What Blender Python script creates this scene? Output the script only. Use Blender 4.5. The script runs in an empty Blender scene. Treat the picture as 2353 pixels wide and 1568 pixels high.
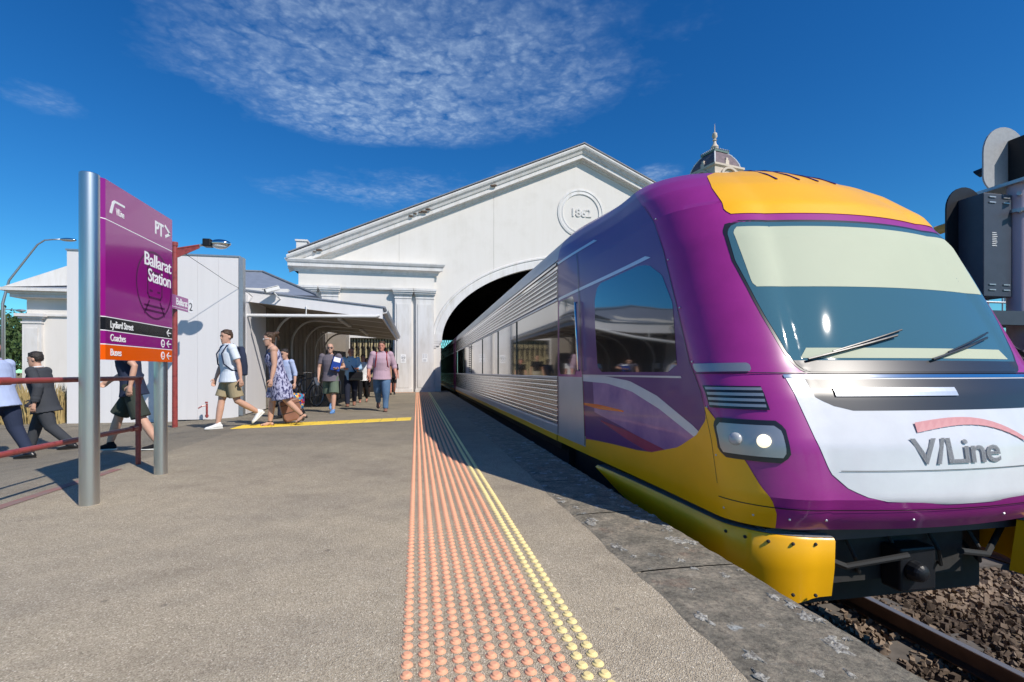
import bpy, bmesh, math, random
from mathutils import Vector, Matrix, Euler
R = math.radians
random.seed(7)
scn = bpy.context.scene
col = scn.collection
# ------------------------------------------------------------ camera
YAW = 10.972
cam_d = bpy.data.cameras.new('camera'); cam = bpy.data.objects.new('camera', cam_d); col.objects.link(cam)
cam.location = (0, 0, 1.03); cam.rotation_euler = (R(90), 0, R(-YAW))
cam_d.sensor_width = 36; cam_d.lens = 1127/2353*36; cam_d.shift_y = (855-784)/2353
cam_d.clip_start = .05; cam_d.clip_end = 3000
scn.camera = cam
# ------------------------------------------------------------ sun
SUN = Vector((.66, -.84, 1.0)).normalized()
sd = bpy.data.lights.new('sun', 'SUN'); sd.energy = 4.3; sd.angle = R(.5); sd.color = (1, .93, .845)
so = bpy.data.objects.new('sun', sd); col.objects.link(so)
so.rotation_euler = SUN.to_track_quat('Z', 'Y').to_euler()
# ------------------------------------------------------------ world
w = bpy.data.worlds.new("World"); scn.world = w; w.use_nodes = True
nt = w.node_tree; N = nt.nodes; L = nt.links; N.clear()
def nd(t, **k):
    n = N.new(t)
    for a, b in k.items(): setattr(n, a, b)
    return n
def mth(op, a, b=None, clamp=False):
    n = nd('ShaderNodeMath', operation=op); n.use_clamp = clamp
    for i, v in enumerate((a, b)):
        if v is None: continue
        if isinstance(v, (int, float)): n.inputs[i].default_value = v
        else: L.new(v, n.inputs[i])
    return n.outputs[0]
sky = nd('ShaderNodeTexSky', sky_type='NISHITA'); sky.sun_disc = False
sky.sun_elevation = math.asin(SUN.z); sky.sun_rotation = math.atan2(SUN.x, SUN.y)
sky.altitude = 400; sky.air_density = 1.0; sky.dust_density = .2; sky.ozone_density = 2.5
hs = nd('ShaderNodeHueSaturation'); hs.inputs['Saturation'].default_value = 1.34; hs.inputs['Hue'].default_value = .512; hs.inputs['Value'].default_value = 1.10
L.new(sky.outputs[0], hs.inputs['Color'])
tc = nd('ShaderNodeTexCoord')
def dot(v):
    n = nd('ShaderNodeVectorMath', operation='DOT_PRODUCT'); n.inputs[1].default_value = v
    L.new(tc.outputs['Generated'], n.inputs[0]); return n.outputs['Value']
th = R(YAW); dr = dot((math.cos(th), -math.sin(th), 0)); df = dot((math.sin(th), math.cos(th), 0)); dz = mth('MAXIMUM', dot((0, 0, 1)), .02)
px = mth('DIVIDE', dr, dz); py = mth('DIVIDE', df, dz)
cv = nd('ShaderNodeCombineXYZ'); L.new(px, cv.inputs[0]); L.new(py, cv.inputs[1])
def noise(scale, detail, rough, vec=None, dist=0):
    n = nd('ShaderNodeTexNoise'); n.inputs['Scale'].default_value = scale; n.inputs['Detail'].default_value = detail
    n.inputs['Roughness'].default_value = rough; n.inputs['Distortion'].default_value = dist
    L.new(vec or cv.outputs[0], n.inputs['Vector']); return n
def blob(cx, cy, rx, ry, ang=0):
    ca, sa = math.cos(ang), math.sin(ang)
    ax = mth('SUBTRACT', px, cx); ay = mth('SUBTRACT', py, cy)
    a = mth('ADD', mth('MULTIPLY', ax, ca/rx), mth('MULTIPLY', ay, sa/rx))
    b = mth('ADD', mth('MULTIPLY', ax, -sa/ry), mth('MULTIPLY', ay, ca/ry))
    d = mth('ADD', mth('MULTIPLY', a, a), mth('MULTIPLY', b, b))
    return mth('SUBTRACT', 1, d, True)
warp = noise(3.2, 5, .62)
bl = mth('MULTIPLY', blob(-.36, 1.60, .98, .68, .10), 1.0)
for a in ((-.56, 1.93, .48, .32, .2, .85), (-.75, 2.72, .8, .42, 0, .62), (-1.74, 1.78, .22, .2, .5, .5), (.46, 1.62, .17, .5, .2, .35), (.72, 2.5, .2, .2, 0, .8), (.0, 2.6, .7, .35, 0, .45)):
    bl = mth('MAXIMUM', bl, mth('MULTIPLY', blob(*a[:5]), a[5])) if a[5] != .85 else mth('ADD', bl, mth('MULTIPLY', blob(*a[:5]), .5))
vm = nd('ShaderNodeMixRGB'); vm.blend_type = 'ADD'; vm.inputs[0].default_value = .22
L.new(cv.outputs[0], vm.inputs[1]); wn = noise(9, 4, .6); L.new(wn.outputs['Color'], vm.inputs[2])
vo = nd('ShaderNodeTexVoronoi', feature='SMOOTH_F1'); vo.inputs['Scale'].default_value = 21; vo.inputs['Smoothness'].default_value = .6
L.new(vm.outputs[0], vo.inputs['Vector'])
puff = mth('SUBTRACT', 1.0, mth('MULTIPLY', vo.outputs['Distance'], 1.0), True)
fine = noise(42, 4, .65)
brk = noise(5.5, 7, .72, dist=.6)
c1 = mth('MULTIPLY', mth('MULTIPLY', puff, mth('ADD', -.35, mth('MULTIPLY', brk.outputs['Fac'], 2.7), True)), mth('ADD', .55, mth('MULTIPLY', fine.outputs['Fac'], .75)))
c2 = mth('MULTIPLY', mth('SUBTRACT', mth('ADD', bl, mth('MULTIPLY', warp.outputs['Fac'], 1.5)), 1.02), 1.25, True)
fac = mth('MULTIPLY', mth('MULTIPLY', mth('MULTIPLY', c1, c2), mth('MULTIPLY', bl, 1.9, True)), .60, True)
mix = nd('ShaderNodeMixRGB'); L.new(fac, mix.inputs[0]); tint = nd('ShaderNodeMixRGB'); tint.blend_type = 'MULTIPLY'; tint.inputs[0].default_value = 1; tint.inputs[2].default_value = (.42, .97, 1.03, 1); L.new(hs.outputs[0], tint.inputs[1]); L.new(tint.outputs[0], mix.inputs[1]); mix.inputs[2].default_value = (5.0, 6.4, 8.2, 1)
bg = nd('ShaderNodeBackground'); bg.inputs['Strength'].default_value = .10; L.new(mix.outputs[0], bg.inputs['Color'])
ow = nd('ShaderNodeOutputWorld'); L.new(bg.outputs[0], ow.inputs[0])
scn.view_settings.view_transform = 'Standard'; scn.view_settings.look = 'None'
scn.view_settings.exposure = .16; scn.view_settings.gamma = 1
# ------------------------------------------------------------ materials
def mat(name, c, rough=.6, metal=0, nscale=0, namt=0, bump=0, bscale=0, coat=0, c2=None, spec=.5, stretch=None, emit=None, estr=0, det=5, thr=None):
    """procedural principled: base colour varied by object-space noise (towards c2) with noise bump"""
    m = bpy.data.materials.new(name); m.use_nodes = True; t = m.node_tree; b = t.nodes['Principled BSDF']
    b.inputs['Base Color'].default_value = (*c, 1); b.inputs['Roughness'].default_value = rough; b.inputs['Metallic'].default_value = metal
    b.inputs['Specular IOR Level'].default_value = spec
    if coat: b.inputs['Coat Weight'].default_value = coat; b.inputs['Coat Roughness'].default_value = .06
    if emit: b.inputs['Emission Color'].default_value = (*emit, 1); b.inputs['Emission Strength'].default_value = estr
    co = t.nodes.new('ShaderNodeTexCoord'); vec = co.outputs['Object']
    if stretch:
        mp = t.nodes.new('ShaderNodeMapping'); mp.inputs['Scale'].default_value = stretch; t.links.new(vec, mp.inputs[0]); vec = mp.outputs[0]
    if nscale:
        n = t.nodes.new('ShaderNodeTexNoise'); n.inputs['Scale'].default_value = nscale; n.inputs['Detail'].default_value = det; n.inputs['Roughness'].default_value = .62
        t.links.new(vec, n.inputs['Vector'])
        r = t.nodes.new('ShaderNodeValToRGB'); lo, hi = thr or (.3, .7)
        r.color_ramp.elements[0].position = lo; r.color_ramp.elements[1].position = hi
        d = c2 or tuple(x*(1-namt) for x in c)
        r.color_ramp.elements[0].color = (*d, 1); r.color_ramp.elements[1].color = (*c, 1)
        t.links.new(n.outputs['Fac'], r.inputs[0]); t.links.new(r.outputs[0], b.inputs['Base Color'])
    if bump:
        n2 = t.nodes.new('ShaderNodeTexNoise'); n2.inputs['Scale'].default_value = bscale; n2.inputs['Detail'].default_value = 4
        t.links.new(vec, n2.inputs['Vector'])
        bp = t.nodes.new('ShaderNodeBump'); bp.inputs['Strength'].default_value = bump; bp.inputs['Distance'].default_value = .01
        t.links.new(n2.outputs['Fac'], bp.inputs['Height']); t.links.new(bp.outputs[0], b.inputs['Normal'])
    return m
def rgb(r, g, b):
    f = lambda x: (x/255/12.92 if x/255 <= .04045 else ((x/255+.055)/1.055)**2.4)
    return (f(r), f(g), f(b))
M = {}
def mixnode(t, a, b, fac, mode='MIX'):
    n = t.nodes.new('ShaderNodeMixRGB'); n.blend_type = mode
    for i, v in ((0, fac), (1, a), (2, b)):
        if isinstance(v, (int, float)): n.inputs[i].default_value = v
        elif isinstance(v, tuple): n.inputs[i].default_value = (*v, 1)
        else: t.links.new(v, n.inputs[i])
    return n.outputs[0]
def tnoise(t, vec, scale, detail=4, rough=.6):
    n = t.nodes.new('ShaderNodeTexNoise'); n.inputs['Scale'].default_value = scale; n.inputs['Detail'].default_value = detail; n.inputs['Roughness'].default_value = rough
    t.links.new(vec, n.inputs['Vector']); return n.outputs['Fac']
def tramp(t, fac, stops):
    r = t.nodes.new('ShaderNodeValToRGB'); e = r.color_ramp.elements
    while len(e) < len(stops): e.new(.5)
    for x, (p, c) in zip(e, stops): x.position = p; x.color = (*c, 1) if len(c) == 3 else c
    t.links.new(fac, r.inputs[0]); return r.outputs[0]
# asphalt: exposed pale aggregate, mottling, patches
m = mat('asphalt', (.3, .26, .21), .9); M['asphalt'] = m; t = m.node_tree; b = t.nodes['Principled BSDF']
co = t.nodes.new('ShaderNodeTexCoord').outputs['Object']
vv = t.nodes.new('ShaderNodeTexVoronoi'); vv.inputs['Scale'].default_value = 210; t.links.new(co, vv.inputs['Vector'])
gcol = tramp(t, vv.outputs['Color'], [(0, (.26, .21, .145)), (.35, (.455, .382, .272)), (.8, (.61, .525, .385)), (1, (1., .93, .76))])
big = tramp(t, tnoise(t, co, .55, 5, .6), [(.3, (.80, .80, .82)), (.7, (1.1, 1.08, 1.04))])
mid = tramp(t, tnoise(t, co, 5, 6, .7), [(.3, (.86, .86, .86)), (.7, (1.06, 1.06, 1.06))])
c = mixnode(t, gcol, big, 1., 'MULTIPLY'); c = mixnode(t, c, mid, 1., 'MULTIPLY')
# greyer asphalt at the left (a different laying); colour darkens gradually with distance
sp = t.nodes.new('ShaderNodeSeparateXYZ'); t.links.new(co, sp.inputs[0])
def tmath(t, op, a, b=0, clamp=False):
    n = t.nodes.new('ShaderNodeMath'); n.operation = op; n.use_clamp = clamp
    for i, v in enumerate((a, b)):
        if isinstance(v, (int, float)): n.inputs[i].default_value = v
        else: t.links.new(v, n.inputs[i])
    return n.outputs[0]
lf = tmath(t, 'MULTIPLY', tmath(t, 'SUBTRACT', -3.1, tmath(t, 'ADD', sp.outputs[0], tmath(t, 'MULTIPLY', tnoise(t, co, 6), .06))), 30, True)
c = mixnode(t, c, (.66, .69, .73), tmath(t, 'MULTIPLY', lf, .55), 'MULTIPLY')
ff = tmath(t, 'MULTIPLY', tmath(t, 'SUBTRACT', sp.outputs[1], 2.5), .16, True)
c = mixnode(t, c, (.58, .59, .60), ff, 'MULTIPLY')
st = tramp(t, tnoise(t, co, 1.3, 6, .62), [(.40, (1.05, 1.04, 1.02)), (.56, (.98, .97, .96)), (.70, (.76, .745, .73))]); c = mixnode(t, c, st, .8, 'MULTIPLY')
gum = t.nodes.new('ShaderNodeTexVoronoi'); gum.inputs['Scale'].default_value = 3.1; t.links.new(co, gum.inputs['Vector']); gm = tramp(t, gum.outputs['Distance'], [(.035, (.55, .55, .56)), (.06, (1, 1, 1))]); c = mixnode(t, c, gm, .8, 'MULTIPLY')
t.links.new(c, b.inputs['Base Color'])
bp = t.nodes.new('ShaderNodeBump'); bp.inputs['Strength'].default_value = .75; bp.inputs['Distance'].default_value = .006
t.links.new(tmath(t, 'ADD', vv.outputs['Distance'], tnoise(t, co, 60)), bp.inputs['Height']); t.links.new(bp.outputs[0], b.inputs['Normal'])
# coping stone: dark bluestone with lichen
m = mat('bluestone', (.1, .085, .07), .9); M['bluestone'] = m; t = m.node_tree; b = t.nodes['Principled BSDF']
co = t.nodes.new('ShaderNodeTexCoord').outputs['Object']
c = tramp(t, tnoise(t, co, 7, 8, .75), [(.28, (.10, .088, .066)), (.48, (.22, .195, .145)), (.6, (.31, .265, .195)), (.78, (.46, .41, .32))])
c = mixnode(t, c, (.30, .18, .12), tramp(t, tnoise(t, co, 3.1, 6, .7), [(.58, (0, 0, 0)), (.70, (.5, .5, .5))]))
v1 = t.nodes.new('ShaderNodeTexVoronoi'); v1.inputs['Scale'].default_value = 5.5
w1 = t.nodes.new('ShaderNodeVectorMath'); w1.operation = 'ADD'; t.links.new(co, w1.inputs[0])
nn = t.nodes.new('ShaderNodeTexNoise'); nn.inputs['Scale'].default_value = 14; nn.inputs['Detail'].default_value = 4; t.links.new(co, nn.inputs['Vector'])
sc = t.nodes.new('ShaderNodeVectorMath'); sc.operation = 'SCALE'; sc.inputs['Scale'].default_value = .12; t.links.new(nn.outputs['Color'], sc.inputs[0]); t.links.new(sc.outputs[0], w1.inputs[1])
t.links.new(w1.outputs[0], v1.inputs['Vector'])
l1 = tramp(t, v1.outputs['Distance'], [(.16, (1, 1, 1)), (.24, (0, 0, 0))]); l1 = mixnode(t, l1, tramp(t, v1.outputs['Color'], [(.42, (0, 0, 0)), (.5, (1, 1, 1))]), 1., 'MULTIPLY')
l2 = tramp(t, tnoise(t, co, 9, 9, .8), [(.60, (0, 0, 0)), (.66, (1, 1, 1))])
c = mixnode(t, c, tramp(t, tnoise(t, co, 48, 6, .8), [(.32, (.35, .33, .32)), (.55, (1.1, 1.1, 1.1)), (.75, (1.7, 1.65, 1.5))]), .9, 'MULTIPLY')
sx_ = t.nodes.new('ShaderNodeSeparateXYZ'); t.links.new(co, sx_.inputs[0])
l3 = tmath(t, 'MULTIPLY', tmath(t, 'SUBTRACT', tmath(t, 'ADD', tmath(t, 'MULTIPLY', sx_.outputs[0], 3.2), tmath(t, 'MULTIPLY', tnoise(t, co, 6, 8, .75), 1.6)), 5.93), 6, True)
lic = tramp(t, tnoise(t, co, 70, 3), [(.35, (.12, .115, .1)), (.6, (.46, .47, .43))])
c = mixnode(t, c, lic, l1); c = mixnode(t, c, lic, l3); c = mixnode(t, c, lic, tmath(t, 'MULTIPLY', l2, .55)); t.links.new(c, b.inputs['Base Color'])
bp = t.nodes.new('ShaderNodeBump'); bp.inputs['Strength'].default_value = .8; bp.inputs['Distance'].default_value = .012
t.links.new(tnoise(t, co, 32, 8, .8), bp.inputs['Height']); t.links.new(bp.outputs[0], b.inputs['Normal'])

M['lichen'] = mat('lichen', (.46, .44, .38), .95, nscale=55, c2=(.14, .125, .10), bump=1, bscale=60, thr=(.38, .62))
M['stucco'] = mat('stucco', (.715, .68, .635), .85, nscale=1.1, c2=(.665, .63, .58), bump=.12, bscale=30, det=9, thr=(.25, .5))
M['stucco_trim'] = mat('stucco_trim', (.71, .69, .67), .8, nscale=2.4, c2=(.61, .585, .555), bump=.1, bscale=40, det=8, stretch=(1, 1, .4), thr=(.28, .5))
def streaks(m, sc, lo):
    t = m.node_tree; b = t.nodes['Principled BSDF']; src = b.inputs['Base Color'].links[0].from_socket
    co = t.nodes.new('ShaderNodeTexCoord').outputs['Object']; mp = t.nodes.new('ShaderNodeMapping'); mp.inputs['Scale'].default_value = sc; t.links.new(co, mp.inputs[0])
    f = tramp(t, tnoise(t, mp.outputs[0], 1.6, 9, .7), [(.36, lo), (.55, (1, 1, 1))])
    t.links.new(mixnode(t, src, f, 1., 'MULTIPLY'), b.inputs['Base Color'])
streaks(M['stucco'], (2.6, 2.6, .22), (.975, .97, .96)); streaks(M['stucco_trim'], (3.5, 3.5, .5), (.91, .895, .865))
M['white_panel'] = mat('white_panel', (.735, .72, .72), .5, nscale=1.2, c2=(.70, .685, .685), stretch=(6, 6, .35))
M['white_paint'] = mat('white_paint', (.74, .735, .72), .45, nscale=6, namt=.1)
M['cream_paint'] = mat('cream_paint', (.46, .39, .22), .6, nscale=5, namt=.2)
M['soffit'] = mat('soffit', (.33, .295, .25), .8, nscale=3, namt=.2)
M['grey_board'] = mat('grey_board', (.29, .255, .215), .7, nscale=3, namt=.15)  # grey boards; on the awning back wall the grey carries the shade
M['soot'] = mat('soot', (.022, .021, .02), .95, nscale=3, namt=.4, spec=.1)  # near-black puts the shed's interior shade into the colour
M['soot_wall'] = mat('soot_wall', (.05, .045, .04), .95, nscale=2, namt=.4, spec=.1)  # dark parts; on the shed's inner walls the shade is in the colour
M['slate'] = mat('slate', (.23, .26, .32), .5, nscale=4, namt=.2)
M['lead'] = mat('lead', (.22, .23, .25), .6, nscale=8, namt=.3)
M['steel'] = mat('steel', (.66, .65, .64), .34, 1, nscale=30, namt=.12, stretch=(1, 1, .05))
M['galv'] = mat('galv', (.5, .52, .54), .45, .8, nscale=20, namt=.2)
M['red_paint'] = mat('red_paint', rgb(150, 66, 62), .42, nscale=14, c2=rgb(112, 46, 44), coat=.2, thr=(.3, .5))
M['sign_purple'] = mat('sign_purple', rgb(146, 22, 126), .16, coat=.8, nscale=2, namt=.06)
M['sign_dark'] = mat('sign_dark', rgb(84, 12, 76), .25)
M['sign_black'] = mat('sign_black', (.012, .012, .014), .2, coat=.6)
M['sign_orange'] = mat('sign_orange', rgb(240, 96, 4), .2, coat=.6, nscale=2, namt=.05)
M['logo_grey'] = mat('logo_grey', (.42, .43, .45), .5)
M['white_vinyl'] = mat('white_vinyl', (.88, .88, .88), .4)
M['black_vinyl'] = mat('black_vinyl', (.03, .03, .035), .5)
M['grey_vinyl'] = mat('grey_vinyl', (.30, .31, .33), .6)
M['stud_orange'] = mat('stud_orange', rgb(246, 178, 140), .55, nscale=40, namt=.15)
M['stud_yellow'] = mat('stud_yellow', rgb(250, 226, 158), .5, nscale=40, namt=.1)
M['tile_yellow'] = mat('tile_yellow', rgb(252, 218, 84), .6, nscale=18, namt=.25)
M['t_magenta'] = mat('t_magenta', rgb(158, 44, 134), .32, coat=.35, nscale=5, namt=.12, det=9)
M['t_violet'] = mat('t_violet', rgb(92, 42, 118), .3, coat=.3, nscale=1.5, namt=.12)
M['t_lilac'] = mat('t_lilac', rgb(178, 132, 176), .3, coat=.3, nscale=3, c2=rgb(122, 84, 150))
M['t_pink'] = mat('t_pink', rgb(176, 62, 98), .25, coat=.6, nscale=3, namt=.3)
M['t_yellow'] = mat('t_yellow', rgb(253, 184, 8), .35, coat=.15, nscale=2, namt=.1)
M['t_white'] = mat('t_white', (.70, .705, .73), .3, coat=.4, nscale=5, namt=.10, det=9)
M['t_silver'] = mat('t_silver', (.62, .65, .70), .3, .55, nscale=3, namt=.08)
M['flute'] = mat('flute', (.66, .66, .67), .17, 1, nscale=4, namt=.12, stretch=(1, .12, 1))
M['t_roof'] = mat('t_roof', (.55, .54, .52), .35, .5, nscale=4, namt=.2, stretch=(1, .15, 1))
M['t_glass'] = mat('t_glass', (.012, .014, .017), .03, 0, coat=1, spec=1.0)
M['t_windscreen'] = mat('t_windscreen', rgb(66, 104, 118), .02, 0, spec=.7)
M['t_blind'] = mat('t_blind', rgb(184, 190, 166), .6, spec=.25, nscale=2, namt=.05)
M['t_black'] = mat('t_black', (.015, .015, .018), .35, coat=.3)
M['underframe'] = mat('underframe', (.03, .029, .028), .8, nscale=9, namt=.4)
M['lamp_lit'] = mat('lamp_lit', (1, .9, .7), .3, emit=(1, .84, .58), estr=1.1)
M['lamp_glass'] = mat('lamp_glass', (.45, .46, .47), .15, coat=.8)
M['lamp_bowl'] = mat('lamp_bowl', (.42, .42, .42), .38, .7)
M['chrome'] = mat('chrome', (.75, .75, .76), .12, 1)
M['ballast'] = mat('ballast', (.20, .15, .10), .95, nscale=14, c2=(.055, .042, .034), bump=.9, bscale=30)
M['stone'] = mat('stone', (.27, .20, .14), .9, nscale=1.3, c2=(.075, .05, .033), bump=.4, bscale=50, thr=(.4, .6))
M['sleeper'] = mat('sleeper', (.16, .14, .12), .95, nscale=6, namt=.5)
M['rail'] = mat('rail', (.22, .13, .09), .6, .6, nscale=9, namt=.3)
M['rail_top'] = mat('rail_top', (.40, .38, .37), .5, .8)
M['sig_black'] = mat('sig_black', (.013, .014, .018), .45, nscale=9, namt=.3, spec=.3)
M['sig_grey'] = mat('sig_grey', (.045, .055, .08), .45, nscale=6, namt=.2)
M['sig_plate'] = mat('sig_plate', (.34, .35, .36), .55, nscale=14, namt=.2)
M['sig_mauve'] = mat('sig_mauve', (.46, .39, .46), .6)
M['amber'] = mat('amber', (.8, .36, .03), .3)
M['grass'] = mat('grass', (.16, .15, .06), .95, nscale=2, c2=(.32, .26, .13), bump=.8, bscale=30)
M['dry_grass'] = mat('dry_grass', (.56, .42, .18), .9, nscale=3, c2=(.3, .22, .09))
M['leaf'] = mat('leaf', (.075, .13, .03), .7, nscale=1.2, c2=(.03, .06, .015))
M['bark'] = mat('bark', (.13, .10, .08), .9, nscale=8, namt=.4)
M['pole_green'] = mat('pole_green', (.42, .5, .44), .6, nscale=4, namt=.2)
M['copper'] = mat('copper', (.16, .24, .22), .6)
M['stone_cream'] = mat('stone_cream', (.68, .58, .48), .85, nscale=.5, namt=.2)
M['slate_tile'] = mat('slate_tile', (.20, .145, .16), .7, nscale=1.6, c2=(.10, .07, .085), bump=.8, bscale=5)
M['brown_gutter'] = mat('brown_gutter', (.08, .035, .03), .5)
M['cable'] = mat('cable', (.06, .06, .06), .6)
SK = lambda n, c: mat(n, c, .5, nscale=9, namt=.14, spec=.35)
M['skin'] = SK('skin', (.60, .35, .25)); M['skin_red'] = SK('skin_red', (.56, .25, .18)); M['skin_tan'] = SK('skin_tan', (.50, .28, .19))
def cloth(n, c, c2=None, sc=6, th=None, am=.14): M[n] = mat(n, c, .9, nscale=sc, c2=c2, namt=am, bump=.9, bscale=11, spec=.2, thr=th, stretch=(1, 1, .55))
cloth('polo', (.70, .76, .84)); cloth('khaki', (.38, .31, .19)); cloth('navy', (.03, .04, .075)); cloth('grey_tee', (.16, .14, .165))
cloth('green_shorts', (.13, .17, .125)); cloth('dark_trousers', (.022, .026, .045)); cloth('sky_shirt', (.36, .55, .74)); cloth('pink_shirt', (.50, .35, .42))
cloth('denim', (.13, .22, .35), (.06, .12, .22), 5); cloth('print_dress', (.46, .46, .62), (.05, .05, .13), 26, (.44, .54)); cloth('pale_shirt', (.42, .50, .72))
cloth('charcoal', (.055, .06, .07)); cloth('black_cloth', (.014, .014, .017)); cloth('slate_top', (.14, .16, .22)); cloth('stone_cloth', (.34, .31, .24)); cloth('white_cloth', (.75, .75, .76))
cloth('olive', (.045, .055, .045)); cloth('royal', (.02, .06, .30)); cloth('red_strap', (.30, .03, .035))
M['hair_brown'] = mat('hair_brown', (.085, .045, .022), .6, nscale=40, namt=.5, bump=1, bscale=60, stretch=(1, 1, .3))
M['hair_dark'] = mat('hair_dark', (.03, .022, .018), .6, nscale=40, namt=.5, bump=1, bscale=60)
M['eye'] = mat('eye', (.03, .02, .015), .3); M['lip'] = mat('lip', (.42, .15, .12), .5)
M['leather'] = mat('leather', (.28, .13, .085), .5, nscale=5, namt=.2, bump=.3, bscale=40)
M['black_leather'] = mat('black_leather', (.018, .017, .017), .35)
M['sneaker_white'] = mat('sneaker_white', (.78, .78, .76), .6)
M['sneaker_blue'] = mat('sneaker_blue', (.05, .16, .42), .6, nscale=30, c2=(.2, .4, .7))
M['rubber'] = mat('rubber', (.02, .02, .02), .7); M['sole_white'] = mat('sole_white', (.7, .7, .66), .7)
# colourful tote
m = mat('tote_print', (.1, .1, .3), .8); M['tote_print'] = m; t = m.node_tree; b = t.nodes['Principled BSDF']; co = t.nodes.new('ShaderNodeTexCoord').outputs['Object']
vv = t.nodes.new('ShaderNodeTexVoronoi'); vv.inputs['Scale'].default_value = 22; t.links.new(co, vv.inputs['Vector'])
rr = t.nodes.new('ShaderNodeSeparateColor'); t.links.new(vv.outputs['Color'], rr.inputs[0])
c = tramp(t, rr.outputs[0], [(0, (.01, .015, .05)), (.25, (.02, .05, .3)), (.45, (.35, .02, .03)), (.62, (.03, .2, .35)), (.78, (.75, .42, .05)), (.95, (.8, .7, .5))])
t.nodes[-1].color_ramp.interpolation = 'CONSTANT'; t.links.new(c, b.inputs['Base Color'])
# ------------------------------------------------------------ mesh helpers
class MB:
    def __init__(s): s.v = []; s.f = []
    def add(s, vs, fs):
        o = len(s.v); s.v += [tuple(v) for v in vs]; s.f += [tuple(i+o for i in f) for f in fs]; return s
    def box(s, x0, x1, y0, y1, z0, z1, mtx=None):
        vs = [Vector((x, y, z)) for z in (z0, z1) for y in (y0, y1) for x in (x0, x1)]
        if mtx: vs = [mtx @ v for v in vs]
        return s.add(vs, [(0, 2, 3, 1), (4, 5, 7, 6), (0, 1, 5, 4), (2, 6, 7, 3), (0, 4, 6, 2), (1, 3, 7, 5)])
    def tube(s, pts, r, n=10, caps=True):
        pts = [Vector(p) for p in pts]; rs = r if isinstance(r, (list, tuple)) else [r]*len(pts)
        vs = []; up = None
        for i, p in enumerate(pts):
            d = (pts[min(i+1, len(pts)-1)]-pts[max(i-1, 0)]).normalized()
            if up is None or abs(up.dot(d)) > .95: up = Vector((0, 0, 1)) if abs(d.z) < .9 else Vector((1, 0, 0))
            a = d.cross(up).normalized(); bb = a.cross(d).normalized(); up = bb
            for k in range(n):
                q = 2*math.pi*k/n; vs.append(p+a*math.cos(q)*rs[i]+bb*math.sin(q)*rs[i])
        fs = [(i*n+k, (i)*n+(k+1) % n, (i+1)*n+(k+1) % n, (i+1)*n+k) for i in range(len(pts)-1) for k in range(n)]
        if caps: fs += [tuple(range(n))[::-1], tuple((len(pts)-1)*n+k for k in range(n))]
        return s.add(vs, fs)
    def lathe(s, prof, n=24, o=(0, 0, 0), mtx=None, sq=None):
        vs = []
        for r, z in prof:
            for k in range(n):
                q = 2*math.pi*(k+.5)/n; v = Vector((r*math.cos(q), r*math.sin(q), z))
                if mtx: v = mtx @ v
                vs.append(v+Vector(o))
        fs = [(i*n+k, i*n+(k+1) % n, (i+1)*n+(k+1) % n, (i+1)*n+k) for i in range(len(prof)-1) for k in range(n)]
        fs += [tuple(range(n))[::-1], tuple((len(prof)-1)*n+k for k in range(n))]
        return s.add(vs, fs)
    def prism(s, poly, fn, a, b):
        """poly 2D, fn(u, v, t) -> 3D, extruded t=a..b"""
        n = len(poly); vs = [fn(u, v, t) for t in (a, b) for u, v in poly]
        return s.add(vs, [tuple(range(n))[::-1], tuple(range(n, 2*n))]+[(i, (i+1) % n, n+(i+1) % n, n+i) for i in range(n)])
    def grid(s, rows):
        n = len(rows[0]); vs = [p for r in rows for p in r]
        return s.add(vs, [(i*n+j, i*n+j+1, (i+1)*n+j+1, (i+1)*n+j) for i in range(len(rows)-1) for j in range(n-1)])
    def ball(s, c, r, n=12, m=8):
        c = Vector(c); rx, ry, rz = r if isinstance(r, (tuple, list)) else (r, r, r)
        prof = [(math.sin(math.pi*(i+.0)/m), -math.cos(math.pi*i/m)) for i in range(m+1)]
        vs = [(c.x, c.y, c.z-rz)]
        for i in range(1, m):
            for k in range(n):
                q = 2*math.pi*k/n; vs.append((c.x+rx*prof[i][0]*math.cos(q), c.y+ry*prof[i][0]*math.sin(q), c.z+rz*prof[i][1]))
        vs.append((c.x, c.y, c.z+rz)); T = len(vs)-1
        fs = [(0, 1+(k+1) % n, 1+k) for k in range(n)]
        fs += [(1+i*n+k, 1+i*n+(k+1) % n, 1+(i+1)*n+(k+1) % n, 1+(i+1)*n+k) for i in range(m-2) for k in range(n)]
        fs += [(1+(m-2)*n+k, 1+(m-2)*n+(k+1) % n, T) for k in range(n)]
        return s.add(vs, fs)
    def build(s, name, m, parent=None, smooth=False, fix=True, bevel=0, world=True):
        me = bpy.data.meshes.new(name); vs = s.v
        if parent is not None and world:
            inv = PM[parent.name].inverted(); vs = [inv @ Vector(v) for v in vs]
        me.from_pydata([tuple(v) for v in vs], [], s.f); me.update()
        if fix:
            b = bmesh.new(); b.from_mesh(me); bmesh.ops.recalc_face_normals(b, faces=b.faces); b.to_mesh(me); b.free()
        me.materials.append(M[m] if isinstance(m, str) else m)
        if smooth:
            for p in me.polygons: p.use_smooth = True
            if smooth != True: me.set_sharp_from_angle(angle=R(smooth))
        o = bpy.data.objects.new(name, me); col.objects.link(o)
        if parent is not None: o.parent = parent
        PM[o.name] = PM[parent.name] if parent is not None else Matrix.Identity(4)
        if bevel:
            bv = o.modifiers.new('bevel', 'BEVEL'); bv.width = bevel; bv.segments = 2; bv.limit_method = 'ANGLE'
        return o
PM = {}
def tag(o, label=None, cat=None, group=None, kind=None):
    if label: o['label'] = label
    if cat: o['category'] = cat
    if group: o['group'] = group
    if kind: o['kind'] = kind
    return o
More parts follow.
